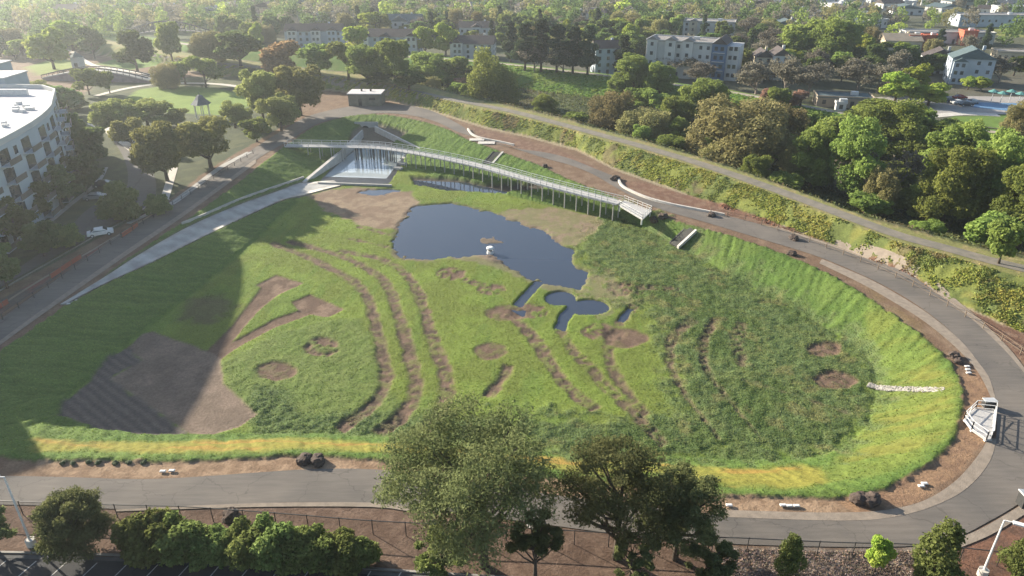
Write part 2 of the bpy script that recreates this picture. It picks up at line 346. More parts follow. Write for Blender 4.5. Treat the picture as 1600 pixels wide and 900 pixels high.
def grid_faces(nx, ny):
    i = np.arange(ny-1)[:,None]*nx+np.arange(nx-1)[None,:]
    return np.stack([i, i+1, i+nx+1, i+nx], -1).reshape(-1, 4)
def mesh_np(name, V, Fq, mats, cols=None, attr='tint', smooth=False, midx=None):
    me = bpy.data.meshes.new(name); V = np.asarray(V, np.float32); Fq = np.asarray(Fq, np.int32); k = Fq.shape[1]
    me.vertices.add(len(V)); me.vertices.foreach_set('co', V.ravel())
    me.loops.add(Fq.size); me.loops.foreach_set('vertex_index', Fq.ravel())
    me.polygons.add(len(Fq)); me.polygons.foreach_set('loop_start', np.arange(0, Fq.size, k, dtype=np.int32))
    me.polygons.foreach_set('loop_total', np.full(len(Fq), k, np.int32))
    if smooth: me.polygons.foreach_set('use_smooth', np.ones(len(Fq), bool))
    for m_ in (mats if isinstance(mats, (list, tuple)) else [mats]): me.materials.append(m_)
    if midx is not None: me.polygons.foreach_set('material_index', np.asarray(midx, np.int32))
    me.update(calc_edges=True)
    if cols is not None:
        a = me.attributes.new(attr, 'FLOAT_COLOR', 'POINT'); c = np.ones((len(V), 4), np.float32); c[:,:3] = cols; a.data.foreach_set('color', c.ravel())
    return me
def link(name, me, parent=None):
    o = bpy.data.objects.new(name, me); COL.objects.link(o)
    if parent: o.parent = parent
    return o
def tag(o, label=None, cat=None, group=None, kind=None):
    if label: o['label'] = label
    if cat: o['category'] = cat
    if group: o['group'] = group
    if kind: o['kind'] = kind
    return o
def struct(o, label=None): o['kind'] = 'structure'; 
# ------------------------------------------------------------------ materials
MC = {}
def mat(name, col, rough=.8, col2=None, scale=1., bump=0., bscale=None, metal=0., detail=4, spec=.3):
    if name in MC: return MC[name]
    m = bpy.data.materials.new(name); m.use_nodes = True; n = m.node_tree.nodes; L = m.node_tree.links
    b = n['Principled BSDF']; b.inputs['Roughness'].default_value = rough; b.inputs['Metallic'].default_value = metal
    b.inputs['Specular IOR Level'].default_value = spec
    tc = n.new('ShaderNodeTexCoord'); nz = n.new('ShaderNodeTexNoise'); nz.inputs['Scale'].default_value = scale; nz.inputs['Detail'].default_value = detail
    L.new(tc.outputs['Object'], nz.inputs['Vector'])
    r = n.new('ShaderNodeMix'); r.data_type = 'RGBA'
    c2 = col2 if col2 else tuple(c*.8 for c in col)
    mr = n.new('ShaderNodeMapRange'); mr.inputs[1].default_value = .35; mr.inputs[2].default_value = .65
    L.new(nz.outputs['Fac'], mr.inputs[0]); L.new(mr.outputs[0], r.inputs[0])
    r.inputs[6].default_value = (*col, 1); r.inputs[7].default_value = (*c2, 1); L.new(r.outputs[2], b.inputs['Base Color'])
    if bump:
        nb = n.new('ShaderNodeTexNoise'); nb.inputs['Scale'].default_value = bscale or scale*3; nb.inputs['Detail'].default_value = 4
        L.new(tc.outputs['Object'], nb.inputs['Vector'])
        bm_ = n.new('ShaderNodeBump'); bm_.inputs['Strength'].default_value = 1; bm_.inputs['Distance'].default_value = bump
        L.new(nb.outputs['Fac'], bm_.inputs['Height']); L.new(bm_.outputs[0], b.inputs['Normal'])
    MC[name] = m; return m
def ground_mat():
    m = bpy.data.materials.new('ground_cover'); m.use_nodes = True; n = m.node_tree.nodes; L = m.node_tree.links
    b = n['Principled BSDF']; b.inputs['Roughness'].default_value = .95; b.inputs['Specular IOR Level'].default_value = .15
    a = n.new('ShaderNodeAttribute'); a.attribute_name = 'cover'
    tc = n.new('ShaderNodeTexCoord'); nz = n.new('ShaderNodeTexNoise'); nz.inputs['Scale'].default_value = 3.2; nz.inputs['Detail'].default_value = 5; nz.inputs['Roughness'].default_value = .7
    L.new(tc.outputs['Object'], nz.inputs['Vector'])
    mr = n.new('ShaderNodeMapRange'); mr.inputs[1].default_value = .3; mr.inputs[2].default_value = .7; mr.inputs[3].default_value = .72; mr.inputs[4].default_value = 1.28
    L.new(nz.outputs['Fac'], mr.inputs[0])
    vm = n.new('ShaderNodeVectorMath'); vm.operation = 'SCALE'; L.new(a.outputs['Color'], vm.inputs[0]); L.new(mr.outputs[0], vm.inputs['Scale'])
    L.new(vm.outputs[0], b.inputs['Base Color'])
    bp = n.new('ShaderNodeBump'); bp.inputs['Distance'].default_value = .10; L.new(nz.outputs['Fac'], bp.inputs['Height']); L.new(bp.outputs[0], b.inputs['Normal'])
    return m
GM = ground_mat()
g = link('ground', mesh_np('ground', np.stack([X, Y, Z], -1), grid_faces(NX, NY), GM, C, 'cover', True)); struct(g)
# ------------------------------------------------------------------ sheets draped on the ground
def obj_from(name, V, Fs, m, parent=None, smooth=False):
    me = bpy.data.meshes.new(name); me.from_pydata([tuple(v) for v in V], [], Fs)
    for mm in (m if isinstance(m, (list, tuple)) else [m]): me.materials.append(mm)
    if smooth: me.shade_smooth()
    return link(name, me, parent)
def ribbon(name, A_, B_, m, dz=.05, nacross=4, sub=5, thick=0., closed=False, flat=None, zA=0, zB=0):
    """sheet between two edge lines given in ground metres"""
    A_ = smooth_line(A_, sub); B_ = smooth_line(B_, sub)
    def resample(L_, n):
        P = np.array([p[:2] for p in L_]); s = np.r_[0, np.cumsum(np.hypot(*np.diff(P, axis=0).T))]
        t = np.linspace(0, s[-1], n); return np.stack([np.interp(t, s, P[:,0]), np.interp(t, s, P[:,1])], -1)
    n = max(len(A_), len(B_))
    PA, PB = resample(A_, n), resample(B_, n)
    return strip_mesh(name, PA, PB, m, dz, nacross, thick, flat)
def strip_mesh(name, PA, PB, m, dz=.05, nacross=4, thick=0., flat=None):
    n = len(PA); k = nacross+1; t = np.linspace(0, 1, k)
    P = PA[:,None,:]*(1-t[None,:,None])+PB[:,None,:]*t[None,:,None]; P = P.reshape(-1, 2)
    z = (zfun(P[:,0], P[:,1]) if flat is None else np.full(len(P), flat))+dz
    V = np.c_[P, z]; Fq = grid_faces(k, n)
    a = V[Fq[0]]; nrm = np.cross(a[1]-a[0], a[2]-a[0])
    if nrm[2] < 0: Fq = Fq[:,::-1]
    if thick:
        b0 = len(V); V = np.r_[V, V-[0, 0, thick]]; ex = []
        for i in range(n-1):
            ex.append((i*k, (i+1)*k, (i+1)*k+b0, i*k+b0)); ex.append((i*k+k-1, (i+1)*k+k-1, (i+1)*k+k-1+b0, i*k+k-1+b0))
        ex.append((0, k-1, k-1+b0, b0)); e = (n-1)*k; ex.append((e, e+k-1, e+k-1+b0, e+b0))
        Fq = np.r_[Fq, np.array(ex)]
    return link(name, mesh_np(name, V, Fq, m, smooth=False))
def offset_line(pts, wd):
    pts = [Vector(p[:2]) for p in pts]; l = []; r_ = []
    for i, p in enumerate(pts):
        t = (pts[min(i+1, len(pts)-1)]-pts[max(i-1, 0)]).normalized(); n = Vector((-t.y, t.x)); l.append(tuple(p+n*wd/2)); r_.append(tuple(p-n*wd/2))
    return np.array(l), np.array(r_)
def path(name, pts, wd, m, dz=.05, **k):
    a, b = offset_line(smooth_line(pts, 5), wd); o = strip_mesh(name, a, b, m, dz, **k); struct(o); return o

def asphalt_mat(name, c1, c2, streak=True):
    m = mat(name, c1, .9, c2, .12, .012, 6)
    n = m.node_tree.nodes; L = m.node_tree.links; b = n['Principled BSDF']
    src = b.inputs['Base Color'].links[0].from_socket
    tc = n.new('ShaderNodeTexCoord'); nz = n.new('ShaderNodeTexNoise'); nz.inputs['Scale'].default_value = 1.5; nz.inputs['Detail'].default_value = 6; nz.inputs['Roughness'].default_value = .75
    mp = n.new('ShaderNodeMapping'); mp.inputs['Scale'].default_value = (.12, 1.3, 1)
    L.new(tc.outputs['Object'], mp.inputs[0]); L.new(mp.outputs[0], nz.inputs['Vector'])
    mr = n.new('ShaderNodeMapRange'); mr.inputs[1].default_value = .3; mr.inputs[2].default_value = .7; mr.inputs[3].default_value = .82; mr.inputs[4].default_value = 1.15
    L.new(nz.outputs['Fac'], mr.inputs[0]); vm = n.new('ShaderNodeVectorMath'); vm.operation = 'SCALE'
    vo = n.new('ShaderNodeTexVoronoi'); vo.feature = 'DISTANCE_TO_EDGE'; vo.inputs['Scale'].default_value = .16; wp = n.new('ShaderNodeTexNoise'); wp.inputs['Scale'].default_value = .7; wp.inputs['Detail'].default_value = 4
    ad = n.new('ShaderNodeVectorMath'); ad.operation = 'MULTIPLY_ADD'; ad.inputs[1].default_value = (2.5,2.5,0); L.new(wp.outputs['Color'], ad.inputs[0]); L.new(tc.outputs['Object'], ad.inputs[2]); L.new(tc.outputs['Object'], wp.inputs['Vector']); L.new(ad.outputs[0], vo.inputs['Vector'])
    cr_ = n.new('ShaderNodeMapRange'); cr_.inputs[2].default_value = .012; cr_.inputs[3].default_value = .72; cr_.inputs[4].default_value = 1.0; L.new(vo.outputs['Distance'], cr_.inputs[0])
    mu = n.new('ShaderNodeMath'); mu.operation = 'MULTIPLY'; L.new(cr_.outputs[0], mu.inputs[0]); L.new(mr.outputs[0], mu.inputs[1])
    L.new(src, vm.inputs[0]); L.new(mu.outputs[0], vm.inputs['Scale']); L.new(vm.outputs[0], b.inputs['Base Color']); return m
M_road = asphalt_mat('weathered_asphalt', (.165,.145,.125), (.115,.105,.095))
M_lot = asphalt_mat('dark_asphalt', (.028,.03,.034), (.04,.04,.042))
M_drive = asphalt_mat('drive_asphalt', (.11,.105,.10), (.09,.088,.085))
M_shoulder = mat('gravel_shoulder', (.27,.225,.18), .95, (.21,.175,.14), 1.2, .03, 8)
M_conc = mat('concrete', (.42,.40,.37), .85, (.34,.33,.31), .8, .01, 5)
M_concp = mat('pale_concrete', (.55,.52,.47), .85, (.46,.43,.39), 1.0, .01, 5)
M_gravel = mat('gravel_path', (.21,.185,.15), .95, (.15,.14,.115), .7, .03, 8)
M_white = mat('white_paint', (.72,.71,.68), .5, (.62,.61,.59), 2)
M_line = mat('road_paint', (.45,.44,.42), .8, (.30,.29,.28), 3)
M_dark = mat('dark_metal', (.05,.05,.05), .5, (.04,.04,.04), 2)
M_galv = mat('galvanised_steel', (.55,.56,.56), .45, (.46,.47,.48), 2, metal=.2)
M_deck = mat('grey_decking', (.44,.43,.42), .8, (.36,.355,.35), 2.5)

# perimeter road: near branch, round the right end, back along the far side and down the left
RI = [(-180,742),(0,744),(100,746),(240,749),(400,739),(500,733),(600,735),(700,748),(800,764),(950,785),(1130,806),(1250,811),(1340,812),(1400,806),(1460,789),(1510,762),(1545,722),(1556,685),(1557,650),(1555,625),(1545,592),(1500,532),(1440,482),(1370,441),(1280,402),(1200,377),(1100,347),(1040,330),(1000,314),(960,292),(925,272),(890,258),(850,247),(790,228),(720,208),(680,190),(640,180),(600,177),(560,180),(510,189),(480,202),(455,218),(400,250),(300,324),(200,392),(100,462),(0,538),(-100,618)]
RO = [(-180,790),(0,789),(100,792),(240,797),(400,787),(500,785),(580,787),(700,800),(800,813),(950,833),(1100,848),(1250,854),(1400,855),(1480,846),(1540,818),(1600,782),(1660,735),(1680,690),(1665,640),(1600,580),(1565,540),(1508,488),(1440,444),(1370,411),(1290,381),(1210,357),(1130,336),(1060,322),(1000,303),(985,298),(965,279),(930,264),(890,248),(850,238),(800,231),(745,215),(720,196),(670,172),(620,163),(590,162),(550,166),(500,176),(470,187),(440,205),(400,230),(300,297),(200,358),(100,428),(0,500),(-100,572)]
RIg, ROg = GP(RI), GP(RO)
def seg(i0, i1, name, shrinkI=0, shrinkO=0, m=M_road, dz=.06):
    pass
o = ribbon('road', RIg, ROg, M_road, .06, 3, 5); struct(o)
# pale gravel shoulder inside the bend (under the asphalt edge)
def inset(L_, d_):
    a, b = offset_line(L_, 2*d_); return a, b
SH = [(1120,797),(1250,801),(1340,801),(1400,795),(1450,780),(1495,750),(1528,712),(1545,684)]
SHo = [(1120,808),(1250,813),(1340,814),(1400,808),(1460,791),(1510,764),(1545,724),(1557,687)]
struct(ribbon('gravel_shoulder', GP(SH), GP(SHo), M_shoulder, .075, 2, 5))
SH = [(1551,630),(1538,600),(1520,572),(1485,536),(1440,500),(1400,475),(1350,446),(1280,412)]
SHo = [(1557,630),(1546,592),(1531,570),(1500,532),(1452,492),(1408,464),(1357,436),(1284,405)]
struct(ribbon('gravel_shoulder', GP(SH), GP(SHo), M_shoulder, .075, 2, 5))
SH = [(1600,575),(1572,540),(1515,486),(1450,442),(1375,406),(1295,376),(1215,352)]
SHo = [(1600,583),(1564,542),(1507,490),(1440,446),(1370,412),(1290,382),(1211,357)]
struct(ribbon('gravel_shoulder', GP(SH), GP(SHo), M_shoulder, .075, 2, 5))
SH = [(1470,852),(1530,828),(1590,793),(1640,760)]; SHo = [(1485,862),(1545,838),(1600,805),(1650,775)]
struct(ribbon('gravel_shoulder', GP(SH), GP(SHo), M_shoulder, .08, 2, 5))
SH = [(180,797),(400,787),(580,786),(640,793)]; SHo = [(180,800),(400,793),(580,793),(640,800)]
struct(ribbon('gravel_shoulder', GP(SH), GP(SHo), M_shoulder, .08, 2, 5))
SH = [(-50,580),(0,540),(100,468),(200,398),(300,329),(400,255)]; SHo = [(-50,572),(0,533),(100,460),(200,390),(300,322),(400,248)]
struct(ribbon('gravel_shoulder', GP(SH), GP(SHo), M_shoulder, .08, 2, 5))
# levee path and the far path
lp = [(float(x), float(np.interp(x, CRST[:,0], CRST[:,1]))+4.2) for x in np.linspace(-170, 95, 50)]
path('gravel_path', lp, 3.1, M_gravel, .06)
fp = [(float(x), float(np.interp(x, FARP[:,0], FARP[:,1]))+2.5) for x in np.linspace(-170, 190, 40)]
path('gravel_path', fp, 3.0, mat('pale_path', (.34,.30,.24), .95, (.28,.24,.19), .7), .06)
# light tracks in the city park and garden paths
path('footpath', GP([(150,150),(200,138),(255,131),(330,131),(385,137),(430,143)]), 2.6, M_concp, .08)
path('footpath', GP([(110,78),(140,100),(180,108),(230,116),(262,124)]), 2.6, M_concp, .08)
path('footpath', GP([(145,192),(175,206),(215,236),(222,243)]), 3.5, M_concp, .08)
path('footpath', GP([(1370,168),(1430,182),(1500,178),(1560,180)]), 4, M_concp, .08)
path('footpath', GP([(1410,190),(1470,200),(1560,212),(1640,222)]), 2.2, M_concp, .25)
path('footpath', GP([(243,318),(262,322),(300,296),(345,262),(390,238)]), 1.6, M_conc, .09)
path('footpath', GP([(255,318),(262,296),(272,262)]), 1.8, M_concp, .085)
path('footpath', GP([(-10,400),(60,360),(110,320),(150,288),(165,262)]), 1.2, M_conc, .08)
path('footpath', GP([(200,350),(240,330),(262,312)]), 1.2, M_conc, .09)
# kerbed drive at the left
struct(ribbon('driveway', GP([(-60,470),(20,425),(90,375),(140,325),(190,305),(200,275),(190,240),(165,205)]), GP([(-60,490),(0,450),(80,405),(150,365),(215,330),(243,305),(235,262),(190,212)]), M_drive, .07, 4, 5))
path('kerb', GP([(-60,494),(0,455),(80,409),(150,369),(215,334),(245,306)]), .25, M_conc, .16, thick=.12, nacross=1)
path('path_edging', GP([(-20,492),(60,440),(150,388),(240,334),(300,292),(360,248)]), .5, M_shoulder, .07)
# parking lot at the lower left with stall lines and kerb
kl = [(-60,866),(0,867),(100,869),(200,872),(300,877),(400,881),(500,886),(600,894),(700,901),(900,912)]
struct(ribbon('parking_lot', GP(kl), [(-60,28),(-40,27),(-20,26),(-10,25),(0,24),(10,23),(20,22)], M_lot, .04, 4, 4))
path('kerb', GP([(a, b-3) for a, b in kl]), .22, mat('shaded_concrete', (.20,.19,.18), .9, (.15,.145,.14), 1.5), .17, thick=.13, nacross=1)  # kerb concrete toned down, its dark colour carries the shade of the trees
path('gutter', GP([(a, b+3) for a, b in kl]), .45, mat('gutter_concrete', (.09,.09,.09), .9, (.07,.07,.07), 1.5), .055)
dirv = None
for k in range(15):
    px = -38+47.5*k; x, y = G(px, 877+max(0, px-50)*.03); a = Vector((x, y)); b = a+Vector((-1.7, -5.2))*.95
    t = (b-a).normalized(); n_ = Vector((-t.y, t.x))*.055
    o = obj_from('stall_line', [(a.x+n_.x,a.y+n_.y,.058),(a.x-n_.x,a.y-n_.y,.058),(b.x-n_.x,b.y-n_.y,.058),(b.x+n_.x,b.y+n_.y,.058)], [(0,1,2,3)], M_line); struct(o)
# side drive of tan earth crossing the stalls
# pond water: one still sheet at water level; the hollows in the ground show it
wm = bpy.data.materials.new('still_water'); wm.use_nodes = True; b_ = wm.node_tree.nodes['Principled BSDF']
b_.inputs['Base Color'].default_value = (.034,.044,.066,1); b_.inputs['Roughness'].default_value = .04; b_.inputs['IOR'].default_value = 1.33; b_.inputs['Specular IOR Level'].default_value = 1.0
nzw = wm.node_tree.nodes.new('ShaderNodeTexNoise'); nzw.inputs['Scale'].default_value = 2.5; bpw = wm.node_tree.nodes.new('ShaderNodeBump'); bpw.inputs['Distance'].default_value = .006
wm.node_tree.links.new(nzw.outputs['Fac'], bpw.inputs['Height']); wm.node_tree.links.new(bpw.outputs[0], b_.inputs['Normal'])
WZ = F-.13
P_ = GP([(600,400),(600,308),(540,305),(545,290),(620,280),(860,290),(905,315),(960,420),(1000,480),(970,510),(870,525),(800,485)], F)
o = obj_from('pond_water', [(x, y, WZ) for x, y in P_], [tuple(range(len(P_)))], wm); o['kind'] = 'structure'

# ------------------------------------------------------------------ mesh building helper
class MB:
    def __init__(s): s.v = []; s.f = []
    def add(s, V, F_):
        b = len(s.v); s.v += [tuple(v) for v in V]; s.f += [tuple(i+b for i in f) for f in F_]; return s
    def box(s, c, size, rz=0, tilt=0):
        sx, sy, sz = [q/2 for q in size]; M = Matrix.Rotation(rz, 3, 'Z') @ Matrix.Rotation(tilt, 3, 'Y')
        V = [Vector(c)+M @ Vector((x*sx, y*sy, z*sz)) for z in (-1,1) for x, y in ((-1,-1),(1,-1),(1,1),(-1,1))]
        return s.add(V, [(3,2,1,0),(4,5,6,7),(0,1,5,4),(1,2,6,5),(2,3,7,6),(3,0,4,7)])
    def bar(s, a, b, w_, h_=None):
        a, b = Vector(a), Vector(b); h_ = h_ or w_; t = (b-a).normalized(); up = Vector((0,0,1)) if abs(t.z) < .95 else Vector((1,0,0))
        n = t.cross(up).normalized()*w_/2; u = n.cross(t).normalized()*h_/2
        V = [a-n-u, a+n-u, a+n+u, a-n+u, b-n-u, b+n-u, b+n+u, b-n+u]
        return s.add(V, [(3,2,1,0),(4,5,6,7),(0,1,5,4),(1,2,6,5),(2,3,7,6),(3,0,4,7)])
    def tube(s, pts, rad, n=8, cap=True):
        pts = [Vector(p) for p in pts]; rad = rad if isinstance(rad, (list, tuple)) else [rad]*len(pts); V = []; Fc = []
        for i, p in enumerate(pts):
            t = (pts[min(i+1, len(pts)-1)]-pts[max(i-1, 0)]).normalized(); up = Vector((0,0,1)) if abs(t.z) < .9 else Vector((1,0,0))
            a = t.cross(up).normalized(); b = a.cross(t)
            V += [p+(a*math.cos(2*math.pi*k/n)+b*math.sin(2*math.pi*k/n))*rad[i] for k in range(n)]
        for i in range(len(pts)-1):
            for k in range(n): q = (k+1) % n; Fc.append((i*n+k, i*n+q, (i+1)*n+q, (i+1)*n+k))
        if cap: Fc.append(tuple(range(n))[::-1]); Fc.append(tuple((len(pts)-1)*n+k for k in range(n)))
        return s.add(V, Fc)
    def prism(s, poly, z0, z1):
        n = len(poly); a = sum(poly[i][0]*poly[(i+1) % n][1]-poly[(i+1) % n][0]*poly[i][1] for i in range(n))
        if a < 0: poly = poly[::-1]
        V = [(x, y, z0) for x, y in poly]+[(x, y, z1) for x, y in poly]
        return s.add(V, [tuple(range(n))[::-1], tuple(range(n, 2*n))]+[(i, (i+1) % n, (i+1) % n+n, i+n) for i in range(n)])
    def build(s, name, m, parent=None, smooth=False, loc=(0,0,0)):
        if parent is not None and 'org' in parent: ox = Vector(parent['org'])
        o = obj_from(name, s.v, s.f, m, parent, smooth); o.location = loc; return o
def empty(name, loc, rz=0, **k):
    o = bpy.data.objects.new(name, None); COL.objects.link(o); o.location = loc; o.rotation_euler = (0, 0, rz); o.empty_display_size = .5
    tag(o, **k); return o
def local(o, p):
    c, s_ = math.cos(-o.rotation_euler[2]), math.sin(-o.rotation_euler[2]); x, y = p[0]-o.location[0], p[1]-o.location[1]
    return (x*c-y*s_, x*s_+y*c, (p[2] if len(p) > 2 else 0)-o.location[2])
def copy_tree(o, parent=None):
    c = o.copy(); COL.objects.link(c)
    if parent: c.parent = parent
    for ch in list(o.children): copy_tree(ch, c)
    return c

# ------------------------------------------------------------------ concrete ramp and inlet works
up = [GT(a, b)[:2] for a, b in [(95,477),(160,437),(220,398),(300,353),(380,319),(440,298),(475,286),(522,283)]]
dn = [GT(a, b)[:2] for a, b in [(104,476),(170,442),(240,410),(320,370),(400,332),(450,311),(500,299),(532,291)]]
o = ribbon('concrete_ramp', up, dn, mat('stained_concrete', (.44,.43,.40), .85, (.28,.27,.25), .35, .01, 5), .22, 4, 4, thick=.45); tag(o, 'long pale concrete ramp curving down the shaded left bank', 'ramp')
pts = smooth_line([GT(a, b) for a, b in [(285,353),(320,339),(380,313),(440,292),(475,280)]], 5)
mb = MB()
for a, b in zip(pts[:-1], pts[1:]): mb.bar((a[0],a[1],a[2]+.35), (b[0],b[1],b[2]+.35), .3, .8)
tag(mb.build('retaining_wall', M_conc), 'low grey concrete wall along the uphill edge of the pale ramp', 'wall')

inlet = empty('culvert_outlet', (0,0,0), label='concrete culvert outlet with splayed wing walls below the small flat roofed hut', cat='culvert')
cx, cy = G(574,205,-1.5)
mb = MB(); hx, hy = G(573,208,-3.2)
mb.box((hx, hy+.6, -1.7), (7, .5, 3.4)); hw = mb.build('headwall', M_conc, inlet)
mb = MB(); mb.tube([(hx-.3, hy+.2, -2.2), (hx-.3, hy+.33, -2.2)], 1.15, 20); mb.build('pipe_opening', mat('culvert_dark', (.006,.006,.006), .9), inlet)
def wing(A_, B_, name='wing_wall', th=.5, zb=-3.9, m=M_conc):
    (ax, ay, az), (bx, by, bz) = A_, B_; t = Vector((bx-ax, by-ay)).normalized(); n = Vector((-t.y, t.x))*th/2; mb = MB()
    V = [(ax-n.x,ay-n.y,zb),(ax+n.x,ay+n.y,zb),(bx+n.x,by+n.y,zb),(bx-n.x,by-n.y,zb),(ax-n.x,ay-n.y,az),(ax+n.x,ay+n.y,az),(bx+n.x,by+n.y,bz),(bx-n.x,by-n.y,bz)]
    mb.add(V, [(0,1,2,3),(7,6,5,4),(0,4,5,1),(1,5,6,2),(2,6,7,3),(3,7,4,0)]); return mb.build(name, m, inlet)
wing((*G(586,197,-.3), -.3), (*G(674,240,-2.2), -2.2), m=M_concp)
wing((*G(566,203,-.4), -.4), (*G(528,240,-1.0), -1.0), m=M_conc)
wing((*G(530,238,-1.0), -1.0), (*G(474,284,-2.9), -2.9), th=.9, m=M_concp)
ap = [G(a, b, -3.3) for a, b in [(540,232),(556,214),(574,209),(592,209),(640,218),(612,228),(580,234)]]
mb = MB(); mb.prism(ap, -3.9, -3.28); mb.build('apron', mat('wet_concrete', (.33,.38,.40), .3, (.25,.31,.34), .5), inlet)
pw = [G(a, b, -3.6) for a, b in [(508,277),(541,247),(556,236),(610,231),(634,241),(604,280)]]
mw = mat('milky_water', (.42,.46,.47), .03, (.36,.41,.43), .2, .0005, .5, spec=1.0)
mb = MB(); mb.prism([G(a, b, -3.4) for a, b in [(497,285),(534,243),(556,232),(612,229),(640,240),(609,289)]], -4.1, -3.44); mb.build('basin_slab', mat('wet_dark_concrete', (.06,.06,.06), .35, (.045,.045,.045), .5), inlet)
o = obj_from('settling_pool', [(x, y, -3.42) for x, y in pw], [tuple(range(len(pw)))], mw); struct(o)
mb = MB(); mb.bar((*G(497,286,-3.2), -3.3), (*G(612,290,-3.2), -3.3), .5, .7); mb.build('weir_wall', M_conc, inlet)
for k in range(4):
    mb = MB(); mb.box((*G(640-6*k, 240+8*k, -3.3), -3.45+.12*k), (3.2-.3*k, 1.3, .5), -.5); mb.build('step', M_conc, inlet)

# ------------------------------------------------------------------ boardwalk on posts
BW = [(*G(447,227,.5), .5), (*G(530,228,.5), .5), (*G(590,230,.5), .5), (*G(642,237,.5), .5), (*G(700,248,.5), .5), (*G(760,262,.5), .5), (*G(850,287,.5), .5), (*G(968,317,.5), .5)]
BWs = smooth_line(BW, 6)
bw = empty('boardwalk', BW[0], label='long raised boardwalk on tall posts crossing the wet end of the basin', cat='boardwalk')
bl, br = offset_line(BWs, 2.6)
def lw(p): return (p[0]-BW[0][0], p[1]-BW[0][1], p[2]-BW[0][2])
n = len(bl); V = []
for i in range(n):
    for q in (bl[i], br[i]):
        for z in (.5, .28): V.append(lw((q[0], q[1], z)))
Fc = []
for i in range(n-1):
    a = i*4; b = a+4; Fc += [(a, a+2, b+2, b), (a+1, b+1, b+3, a+3), (a, b, b+1, a+1), (a+2, a+3, b+3, b+2)]
Fc += [(0,1,3,2)]; obj_from('deck', V, Fc, M_deck, bw)
for side in (bl, br):
    mb = MB(); S = [lw((q[0], q[1], 0.5)) for q in side]
    for a, b in zip(S[:-1], S[1:]):
        for hz_ in (1.1, .6, .2): mb.bar((a[0],a[1],hz_), (b[0],b[1],hz_), .07 if hz_ < 1 else .12, .07)
    L_ = 0; last = -9
    for a, b in zip(S[:-1], S[1:]):
        d_ = Vector(b)-Vector(a); m_ = max(1, int(d_.length/1.5))
        for k in range(m_):
            p = Vector(a)+d_*k/m_; mb.box((p.x, p.y, .55), (.09,.09,1.15))
    mb.build('railing', M_galv, bw)
acc = 0; nxt = 6
for i in range(n-1):
    a, b = Vector(BWs[i]), Vector(BWs[i+1]); L_ = (b-a).length
    while acc+L_ >= nxt:
        t = (nxt-acc)/L_; p = a.lerp(b, t); tt = (b-a).normalized(); nn = Vector((-tt.y, tt.x, 0)); 
        for s_ in (-1, 1):
            q = p+nn*s_*1.1; zb = zf(q.x, q.y)-.5
            if zb > -.9: continue
            mb = MB(); l0 = lw((q.x, q.y, .3)); mb.tube([l0, (l0[0], l0[1], zb-.5)], .13, 8); mb.build('post', M_conc, bw)
        zb = zf(p.x, p.y)
        if zb < -.6:
            mb = MB(); mb.bar(lw(tuple(Vector((p.x, p.y, .17))-nn*1.3)), lw(tuple(Vector((p.x, p.y, .17))+nn*1.3)), .2, .22); mb.build('cross_beam', M_conc, bw)
        nxt += 3.1
    acc += L_
for i in range(17):  # thin dark posts, many added to imitate streaks of post reflections in the pool
    px = 555+(0,3,7,10,24,27,30,34,38,41,45,48,52,56,59,63,66)[i]*.95; p = Vector((*G(px, 229.5+max(0,px-590)*.12, .2), .2)); mb = MB(); l0 = lw((p.x, p.y+.5*(i%3), .3)); mb.tube([l0, (l0[0], l0[1], -4.3)], .13, 6); mb.build('streak_post', M_dark, bw)
def railbox(name, base, hrail, label, cat, deckm, railm, gaps=(), zt=.35, postdrop=.8, infill=False):
    c = np.mean(base, 0); e = empty(name, (c[0], c[1], 0), label=label, cat=cat)
    P = [(x-c[0], y-c[1]) for x, y in base]; mb = MB(); mb.prism(P, zt-.2, zt); mb.build('deck', deckm, e); N = len(P)
    for i in range(N):
        if i in gaps: continue
        a, b = Vector(P[i]), Vector(P[(i+1) % N]); mb = MB()
        for hz_ in ((hrail, .08) if infill else (hrail, .55*hrail, .12)): mb.bar((a.x,a.y,zt+hz_), (b.x,b.y,zt+hz_), .12 if infill else .07, .08 if infill else .06)
        m_ = max(1, int((b-a).length/.16)) if infill else max(1, int((b-a).length/1.3))
        for k in range(m_+1):
            p = a.lerp(b, k/m_); mb.box((p.x, p.y, zt+hrail/2), (.018,.018,hrail) if infill and k % 12 else (.09,.09,hrail))
        mb.build('railing', railm, e)
    for x, y in P:
        mb = MB(); mb.box((x*.93, y*.93, zt/2-postdrop/2-.1), (.25,.25,zt+postdrop)); mb.build('post', railm, e)
    return e
railbox('viewing_platform', [G(a, b, .35) for a, b in [(967,321),(975,313),(1018,330),(1004,343)]], 1.1, 'short railed landing at the right end of the long boardwalk', 'platform', M_deck, M_white, gaps=(0,))
railbox('overlook_deck', [G(a, b, .35) for a, b in [(1506,655),(1518,671),(1541,687),(1549,686),(1554,641),(1524,638)]], 1.15, 'white railed overlook deck jutting over the basin from the right hand bend of the road', 'deck', M_deck, M_white, infill=False)
x, y = G(1543,636); bn = empty('litter_bin', (x, y, 0), label='dark lidded bin behind the white railed overlook deck', cat='bin')
mb = MB(); mb.box((0,0,.55), (1.3,.7,.9)); mb.build('body', M_dark, bn)
mb = MB(); mb.prism([(-.75,-.42),(.75,-.42),(.7,.42),(-.7,.42)], 1.0, 1.1); mb.build('lid', M_galv, bn)
for sx in (-.5,.5): mb = MB(); mb.box((sx,0,.06), (.12,.6,.12)); mb.build('foot', M_galv, bn)
x, y = G(1600,790); bn = empty('roadside_cabinet', (x, y, 0), label='black cabinet with grey sloped lid at the outer road edge by the right frame edge', cat='cabinet')
mb = MB(); mb.box((0,0,.75), (1.2,1.0,1.4)); mb.build('body', M_dark, bn)
